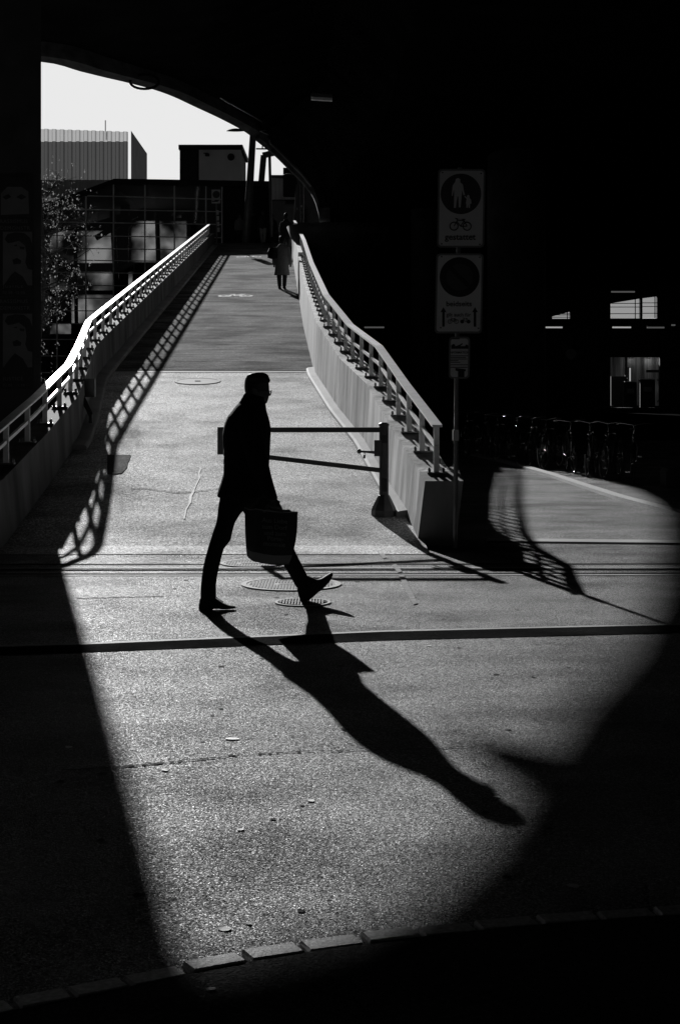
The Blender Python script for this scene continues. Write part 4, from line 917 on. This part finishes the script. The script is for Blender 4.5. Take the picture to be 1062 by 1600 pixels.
# ================================================================== BICYCLES (deep shade under the flyover)
def wheel(parent, x, r=.34):
    bm = B(); c = Vector((x, 0, r)); tube(bm, [c + Vector((r * .955 * math.cos(t), 0, r * .955 * math.sin(t))) for t in [i * math.pi / 16 for i in range(32)]], .018, 8, closed=True); w = obj('wheel', bm, 'rubber', parent, smooth=True, world=False)
    bm = B(); tube(bm, [c + Vector((r * .89 * math.cos(t), 0, r * .89 * math.sin(t))) for t in [i * math.pi / 16 for i in range(32)]], .009, 6, closed=True)
    for i in range(18):
        t = i * math.pi / 9; tube(bm, [c, c + Vector((r * .88 * math.cos(t), 0, r * .88 * math.sin(t)))], .0016, 4)
    tube(bm, [c + Vector((0, -.04, 0)), c + Vector((0, .04, 0))], .02, 8); obj('rim', bm, 'chrome', w, smooth=True, world=False)
def bicycle():
    o = thing('bicycle', 'x', 'bicycle', (0, 0, 0), 0, 'bicycles parked in a row under the flyover')
    wheel(o, -.52); wheel(o, .54)
    bm = B(); bb = Vector((-.06, 0, .29)); st = Vector((-.2, 0, .78)); hd = Vector((.33, 0, .82)); hl = Vector((.36, 0, .68)); ra = Vector((-.52, 0, .34)); fa_ = Vector((.54, 0, .34))
    for a, b, r in ((bb, st, .016), (st, hd, .015), (bb, hl, .018), (hd, hl, .019)): tube(bm, [a, b], r, 8)
    for s in (-.05, .05): tube(bm, [bb, ra + Vector((0, s, 0))], .01, 6); tube(bm, [st, ra + Vector((0, s, 0))], .009, 6); tube(bm, [hl, hl + Vector((.02, s, -.06)), fa_ + Vector((0, s, 0))], .011, 6)
    obj('frame', bm, 'bikep', o, smooth=True, world=False)
    bm = B(); tube(bm, [hd, hd + Vector((-.02, 0, .16))], .012, 8); tube(bm, [Vector((.22, -.29, 1.0)), Vector((.3, -.2, 1.02)), Vector((.31, 0, .98)), Vector((.3, .2, 1.02)), Vector((.22, .29, 1.0))], .012, 8); obj('handlebar', bm, 'chrome', o, smooth=True, world=False)
    bm = B(); loft(bm, [[Vector((x, w * math.cos(t), .9 + .02 * math.sin(t))) for t in [i * math.pi / 5 for i in range(10)]] for x, w in ((-.36, .05), (-.33, .08), (-.25, .075), (-.15, .03), (-.08, .02))]); tube(bm, [st, Vector((-.23, 0, .9))], .013, 8); obj('saddle', bm, 'leather', o, smooth=True, world=False)
    for x in (-.52, .54):
        bm = B(); c = Vector((x, 0, .34)); rr = [[c + Vector(((.375 + e) * math.cos(t), y, (.375 + e) * math.sin(t))) for y, e in ((-.028, -.008), (0, 0), (.028, -.008))] for t in [R(15 + i * 11) for i in range(14)]]; loft(bm, rr, cap=False, closed=False); obj('mudguard', bm, 'chrome', o, smooth=True, world=False)
    bm = B(); tube(bm, [bb + Vector((0, -.06, 0)), bb + Vector((0, .06, 0))], .02, 8); loft(bm, [circ(bb + Vector((0, -.04, 0)), .09, (0, 1, 0), 20), circ(bb + Vector((0, -.045, 0)), .09, (0, 1, 0), 20)])
    tube(bm, [bb + Vector((0, -.06, 0)), bb + Vector((.1, -.06, -.13))], .008, 6); tube(bm, [bb + Vector((0, .06, 0)), bb + Vector((-.1, .06, .13))], .008, 6); box(bm, bb + Vector((.1, -.1, -.13)), (.08, .08, .02)); box(bm, bb + Vector((-.1, .1, .13)), (.08, .08, .02)); obj('crankset', bm, 'chrome', o, world=False)
    bm = B(); lathe(bm, (.42, 0, .78), [(.02, -.02), (.035, 0), (.03, .03)], 10); obj('headlight', bm, 'chrome', o, world=False)
    return o
proto = bicycle()
BK = [(748, 722, 100, 'leftmost parked bicycle, nearest the thick round bridge column'), (772, 727, 108, 'second parked bicycle from the left, handlebar turned to the road'),
      (798, 733, 98, 'third parked bicycle from the left in the shaded row'), (822, 738, 112, 'fourth parked bicycle from the left in the shaded row'),
      (848, 741, 102, 'fifth parked bicycle, in the middle of the shaded row'), (875, 746, 95, 'sixth parked bicycle from the left in the shaded row'),
      (905, 752, 120, 'parked bicycle with a bright curved mudguard, right of the row\'s middle'), (938, 757, 104, 'parked bicycle just right of the one with the bright mudguard'),
      (970, 760, 96, 'second parked bicycle from the right end of the row'), (1005, 766, 110, 'rightmost parked bicycle, close to the low concrete block')]
for i, (px, py, a, lb) in enumerate(BK):
    o = proto if i == 0 else copy_tree(proto)
    p = G(px, py - 14); o.location = p + Vector((-.18, .0, 0)); o.rotation_euler = (R(random.uniform(-5, 5)), 0, R(a + 150)); o['label'] = lb
bm = B(); c = G(1056, 764); box(bm, c + Vector((.6, .3, .16)), (1.5, .5, .32)); bmesh.ops.bevel(bm, geom=bm.edges[:], offset=.03, segments=2, affect='EDGES')
tag(obj('concrete_block', bm, 'pier'), 'low concrete block lying at the right edge behind the kerb', 'concrete block')

# ================================================================== STATION HALL at the far right
st = thing('station_hall', 'dark station hall with slanted windows and lit tubes beyond the flyover', 'building', (18, 92, 0))
DH = 92.0
def HQ(x0, y0, x1, y1, d=DH, th=.3):
    a, b = P(x0, y1, d), P(x1, y0, d); bm = B(); box(bm, ((a.x + b.x) / 2, d + th / 2, (a.z + b.z) / 2), (b.x - a.x, th, b.z - a.z)); return bm
# front wall as panels around the openings
for q in ((520, 380, 862, 700), (862, 380, 890, 487), (862, 498, 890, 558), (890, 380, 953, 700), (953, 380, 1026, 463), (953, 497.5, 1030, 558), (1026, 380, 1200, 558), (999, 463, 1003, 497.5), (862, 558, 890, 700), (1030, 558, 1200, 700)):
    obj('wall', HQ(*q), 'blk', st)
for pts in ([(862, 487), (890, 487), (862, 494.5)], [(953, 463), (999, 463), (999, 466.5), (953, 474)], [(1003, 463), (1026, 463), (1003, 466)]):
    bm = B(); prism(bm, [P(x, y, DH + .02) for x, y in pts], (0, .2, 0)); obj('roof_slope', bm, 'blk', st)
for q in ((862, 487, 890, 498), (953, 464, 999, 497.5), (1003, 463, 1026, 497)):
    w = obj('window', HQ(*q, d=DH + .12, th=.02), 'skyglass', st)
    ys = [q[1] + (q[3] - q[1]) * t for t in (.3, .47, .78)]
    bm = B()
    for y in ys:
        a, b = P(q[0], y, DH + .06), P(q[2], y, DH + .06); bar(bm, a, b, .04, .04)
    xm = q[0] + (q[2] - q[0]) * .84; bar(bm, P(xm, q[1], DH + .06), P(xm, q[3], DH + .06), .05, .05, Vector((0, 1, 0))); obj('glazing_bar', bm, 'blk', w)
# hall interior back wall with ribbed sheets and lamps
bm = B(); a, b = P(950, 700, 98), P(1040, 558, 98); ribs(bm, a.x, b.x, 98, 0, P(0, 556, 98).z, .12, .03); obj('ribbed_back_wall', bm, 'streak', st)
bm = B(); box(bm, (P(995, 0, 95).x, 97, P(0, 556, 95).z + .2), (4.2, 4, .12)); obj('inner_ceiling', bm, 'blk', st)
def tubelamp(x0, x1, y, m, lab, d=88):
    o = thing('strip_light', lab, 'strip light', P((x0 + x1) / 2, y, d))
    bm = B(); a, b = P(x0, y, d), P(x1, y, d); tube(bm, [a, b], .045, 8); obj('tube', bm, m, o)
    bm = B(); bar(bm, a + Vector((0, 0, .09)), b + Vector((0, 0, .09)), .12, .06); obj('housing', bm, 'frame', o)
for x0, x1, y, m, lab in ((848, 878, 511.5, 'tube', 'bright strip light left of the hall clock, under the small triangular window'), (833, 848, 507.5, 'tubedim', 'faint strip light just left of the bright one near the round column'),
                          (956, 985, 511.5, 'tube', 'bright strip light below the large slanted window'), (1010, 1037, 511.8, 'tubedim', 'faint strip light below the right-hand window'),
                          (1048, 1054, 508, 'tubedim', 'very short strip light at the right edge of the picture'), (569, 600, 511.5, 'tubedim', 'lone strip light seen left of the barrier post, above the railing'),
                          (954, 991, 456, 'tubedim', 'faint strip light above the large slanted window')):
    tubelamp(x0, x1, y, m, lab)
bm = B(); o = thing('ceiling_light', 'long unlit ceiling light fixed under the flyover', 'ceiling light', P(502, 156, 24)); a, b = P(486, 154, 24), P(519, 156, 24); bar(bm, a, b, .1, .04); obj('diffuser', bm, 'white', o); bm = B(); bar(bm, a + Vector((0, 0, .05)), b + Vector((0, 0, .05)), .14, .05); obj('housing', bm, 'frame', o)
ck = thing('station_clock', 'round station clock hanging left of the lit hall', 'clock', P(891, 553, 86))
bm = B(); c = P(891, 553, 86); loft(bm, [circ(c, .33, (0, 1, 0), 32), circ(c + Vector((0, .16, 0)), .33, (0, 1, 0), 32)]); obj('case', bm, 'frame', ck)
bm = B(); loft(bm, [circ(c + Vector((0, -.01, 0)), .29, (0, 1, 0), 32), circ(c + Vector((0, -.02, 0)), .29, (0, 1, 0), 32)]); obj('dial', bm, 'sign', ck)
bm = B(); bar(bm, c + Vector((0, -.03, 0)), c + Vector((.14, -.03, .1)), .01, .035); bar(bm, c + Vector((0, -.035, 0)), c + Vector((-.05, -.035, .22)), .01, .025); obj('hands', bm, 'signk', ck)
bm = B(); tube(bm, [c + Vector((0, .08, .33)), c + Vector((0, .08, 1.1))], .03, 6); obj('hanger', bm, 'frame', ck)
obj('counter', HQ(954, 588, 976, 662, d=94.2, th=.5), 'blk', st); obj('shelf_beam', HQ(1010, 578, 1032, 582, d=95, th=.3), 'blk', st); obj('door_frame', HQ(976, 556, 979, 640, d=94.6, th=.2), 'blk', st)
obj('low_cover', HQ(945, 634, 1045, 662, d=93.8), 'blk', st)  # dark block added to hide a bright streak on the hall floor
obj('dark_cover', HQ(940, 637, 1200, 652, d=90.8, th=.9), 'blk', st)  # dark strip added to cover bright ground in front of the hall
# wall lamps inside the hall
for i, (px, py, e, lab) in enumerate(((985, 560, 14, 'wall lamp inside the hall above the bright vertical tube'), (1012, 560, 18, 'wall lamp in the middle of the ribbed hall wall'), (1032, 560, 14, 'wall lamp at the right end of the ribbed hall wall'), (1036, 604, 8, 'low wall lamp behind the scaffold frame'))):
    p = P(px, py, 97.75); o = thing('wall_lamp', lab, 'wall lamp', p); bm = B(); box(bm, p, (.2, .1, .08)); obj('housing', bm, 'frame', o)
    li = bpy.data.lights.new('lamp_light', 'POINT'); li.energy = e * .07; li.shadow_soft_size = .06; lo = bpy.data.objects.new('lamp_light', li); link(lo, o); lo.location = Vector((0, -.12, -.1))
o = thing('vertical_tube_lamp', 'bright vertical tube lamp on a dark machine in the hall', 'lamp', P(983, 596, 94)); bm = B(); tube(bm, [P(983.5, 575, 94), P(983.5, 596, 94)], .045, 8); obj('tube', bm, 'tube', o); bm = B(); bar(bm, P(980.5, 574, 94.1), P(980.5, 598, 94.1), .1, .1, Vector((0, 1, 0))); obj('housing', bm, 'blk', o)
for px, w, lab in ((1011, 23, 'tall dark ticket machine with a pale top edge, right of the vertical tube'), (984, 20, 'lower dark cabinet carrying the vertical tube lamp')):
    o = thing('ticket_machine', lab, 'machine', P(px, 636, 93)); yt = 593 if px > 1000 else 597
    a, b = P(px - w / 2, 640, 93), P(px + w / 2, yt, 93); bm = B(); box(bm, ((a.x + b.x) / 2, 93.3, b.z / 2), (b.x - a.x, .6, b.z)); obj('cabinet', bm, 'blk', o)
    bm = B(); box(bm, ((a.x + b.x) / 2, 93.3, b.z + .03), (b.x - a.x - .1, .6, .05)); obj('top_edge', bm, 'panel', o)
    bm = B(); box(bm, ((a.x + b.x) / 2, 92.98, b.z * .7), ((b.x - a.x) * .6, .02, .3)); obj('screen', bm, 'car', o)
o = thing('scaffold_frame', 'small cross-braced scaffold frame at the right end of the hall', 'scaffold', P(1040, 636, 92.6)); bm = B()
for a, b in (((1030, 596), (1030, 640)), ((1044, 594), (1044, 640)), ((1026, 594), (1050, 594)), ((1030, 620), (1046, 602)), ((1044, 620), (1030, 600)), ((1026, 628), (1044, 608))): tube(bm, [P(*a, 92.6), P(*b, 92.6)], .04, 6)
obj('frame', bm, 'frame', o)

# ================================================================== POSTERS on the left pier
DP = 22.79
def PP(px, py, dd=0): return P(px, py, DP + dd)
def poster(label, y0, y1, variant):
    o = thing('poster', label, 'poster', PP(14, y1), 0, 'posters pasted on the left pier')
    bm = B(); sheet(bm, [PP(-24, y0), PP(53, y0), PP(53, y1), PP(-24, y1)]); prismbm = B(); bm.free(); bm = B(); prism(bm, [PP(-24, y0), PP(53, y0), PP(53, y1), PP(-24, y1)], (0, -.004, 0)); obj('sheet', bm, 'ink', o)
    return o
def ptxt(o, s, px, py, size): text('lettering', s, size / F * DP, 'poster', Matrix.Translation(PP(px, py, -.007)) @ FRONT, o, spacing=1.15)
def portrait(o, y):
    bm = B(); prism(bm, [PP(x, yy, -.006) for x, yy in ((5, y), (51, y), (51, y + 84), (5, y + 84))], (0, -.002, 0)); obj('portrait_field', bm, 'poster', o)
    bm = B(); prism(bm, [PP(x, y + yy, -.01) for x, yy in ((8, 12), (12, 4), (24, 1), (38, 2), (47, 9), (51, 20), (51, 60), (44, 58), (40, 48), (42, 36), (40, 22), (30, 14), (20, 17), (13, 18))], (0, -.002, 0))
    prism(bm, [PP(x, y + yy, -.0105) for x, yy in ((20, 44), (27, 41), (34, 45), (33, 50), (22, 51))], (0, -.002, 0))
    prism(bm, [PP(x, y + yy, -.0105) for x, yy in ((21, 22), (27, 20), (27, 23))], (0, -.002, 0)); prism(bm, [PP(x, y + yy, -.0105) for x, yy in ((31, 23), (39, 24), (38, 28), (32, 27))], (0, -.002, 0))
    prism(bm, [PP(x, y + yy, -.0105) for x, yy in ((6, 84), (18, 68), (24, 62), (36, 70), (44, 84))], (0, -.002, 0)); obj('portrait_print', bm, 'ink', o)
p0 = poster('top poster on the pier, its lower half with two blurred eyes showing', 272, 338, 0)
bm = B(); prism(bm, [PP(x, y, -.006) for x, y in ((2, 278), (44, 276), (46, 334), (2, 336))], (0, -.002, 0)); obj('portrait_field', bm, 'poster', p0)
bm = B(); prism(bm, [PP(x, y, -.01) for x, y in ((2, 276), (46, 276), (46, 300), (34, 292), (12, 292), (2, 302))], (0, -.002, 0)); prism(bm, [PP(x, y, -.0105) for x, y in ((4, 308), (14, 303), (18, 308), (10, 312))], (0, -.002, 0)); prism(bm, [PP(x, y, -.0105) for x, y in ((26, 308), (34, 303), (42, 308), (34, 312))], (0, -.002, 0)); obj('portrait_print', bm, 'ink', p0)
p1 = poster('middle poster on the pier with a capped portrait under two lines of capitals', 340, 463, 1)
ptxt(p1, 'RASSISMUS', 22, 346, 8); ptxt(p1, 'DEMONSTR', 24, 356.5, 8); portrait(p1, 362); ptxt(p1, 'JUSTICE', 21, 447, 8); ptxt(p1, '02.08. 15:30', 22, 457.5, 6)
p2 = poster('lowest poster on the pier, portrait faded, above the railing', 465, 608, 2)
ptxt(p2, 'RASSISMUS', 22, 471, 8); ptxt(p2, 'DEMONSTR', 24, 481.5, 8); portrait(p2, 490); ptxt(p2, 'JUSTICE', 21, 592, 8); ptxt(p2, '02.08. 15:30', 22, 602, 6)

# ================================================================== LITTER
LT = [(363, 1155, .05, 'white scrap of paper, right of the walking man\'s rear foot line, on open asphalt'), (258, 1204, .028, 'small pale leaf at the left edge of the sunlight, above mid road'), (486, 1252, .026, 'small pale leaf beside the man\'s long shadow'),
      (377, 1297, .022, 'small pale leaf low in the middle of the lit road'), (352, 1453, .03, 'pale leaf nearest the granite kerb'), (389, 1444, .016, 'tiny pale leaf just right of the one nearest the kerb'),
      (895, 1385, .035, 'dim leaf lying in the deep shade at lower right'), (775, 1246, .022, 'pale leaf at the tip of the man\'s shadow'), (330, 1556, .02, 'pale leaf on the dark pavement below the kerb'), (108, 1168, .03, 'dim leaf in the shade at the left'), (230, 1120, .014, 'tiny dark-edged leaf left of the paper scrap'), (670, 1010, .02, 'pale leaf just below the dark joint, right of centre')]
for px, py, s, lb in LT:
    c = G(px, py); s *= .7; c.z = .001 if py < 1540 else .017; a = random.uniform(0, 3); bm = B(); n = 4 if s > .045 else 7
    pts = [c + Matrix.Rotation(a, 3, 'Z') @ Vector((s * math.cos(2 * math.pi * i / n) * (1.3 if i % 2 else .9), s * .8 * math.sin(2 * math.pi * i / n), random.uniform(0, .003))) for i in range(n)]
    prism(bm, pts, (0, 0, .0015)); tag(obj('paper_scrap' if n == 4 else 'fallen_leaf', bm, 'litter'), lb, 'paper scrap' if n == 4 else 'leaf', 'litter on the road')
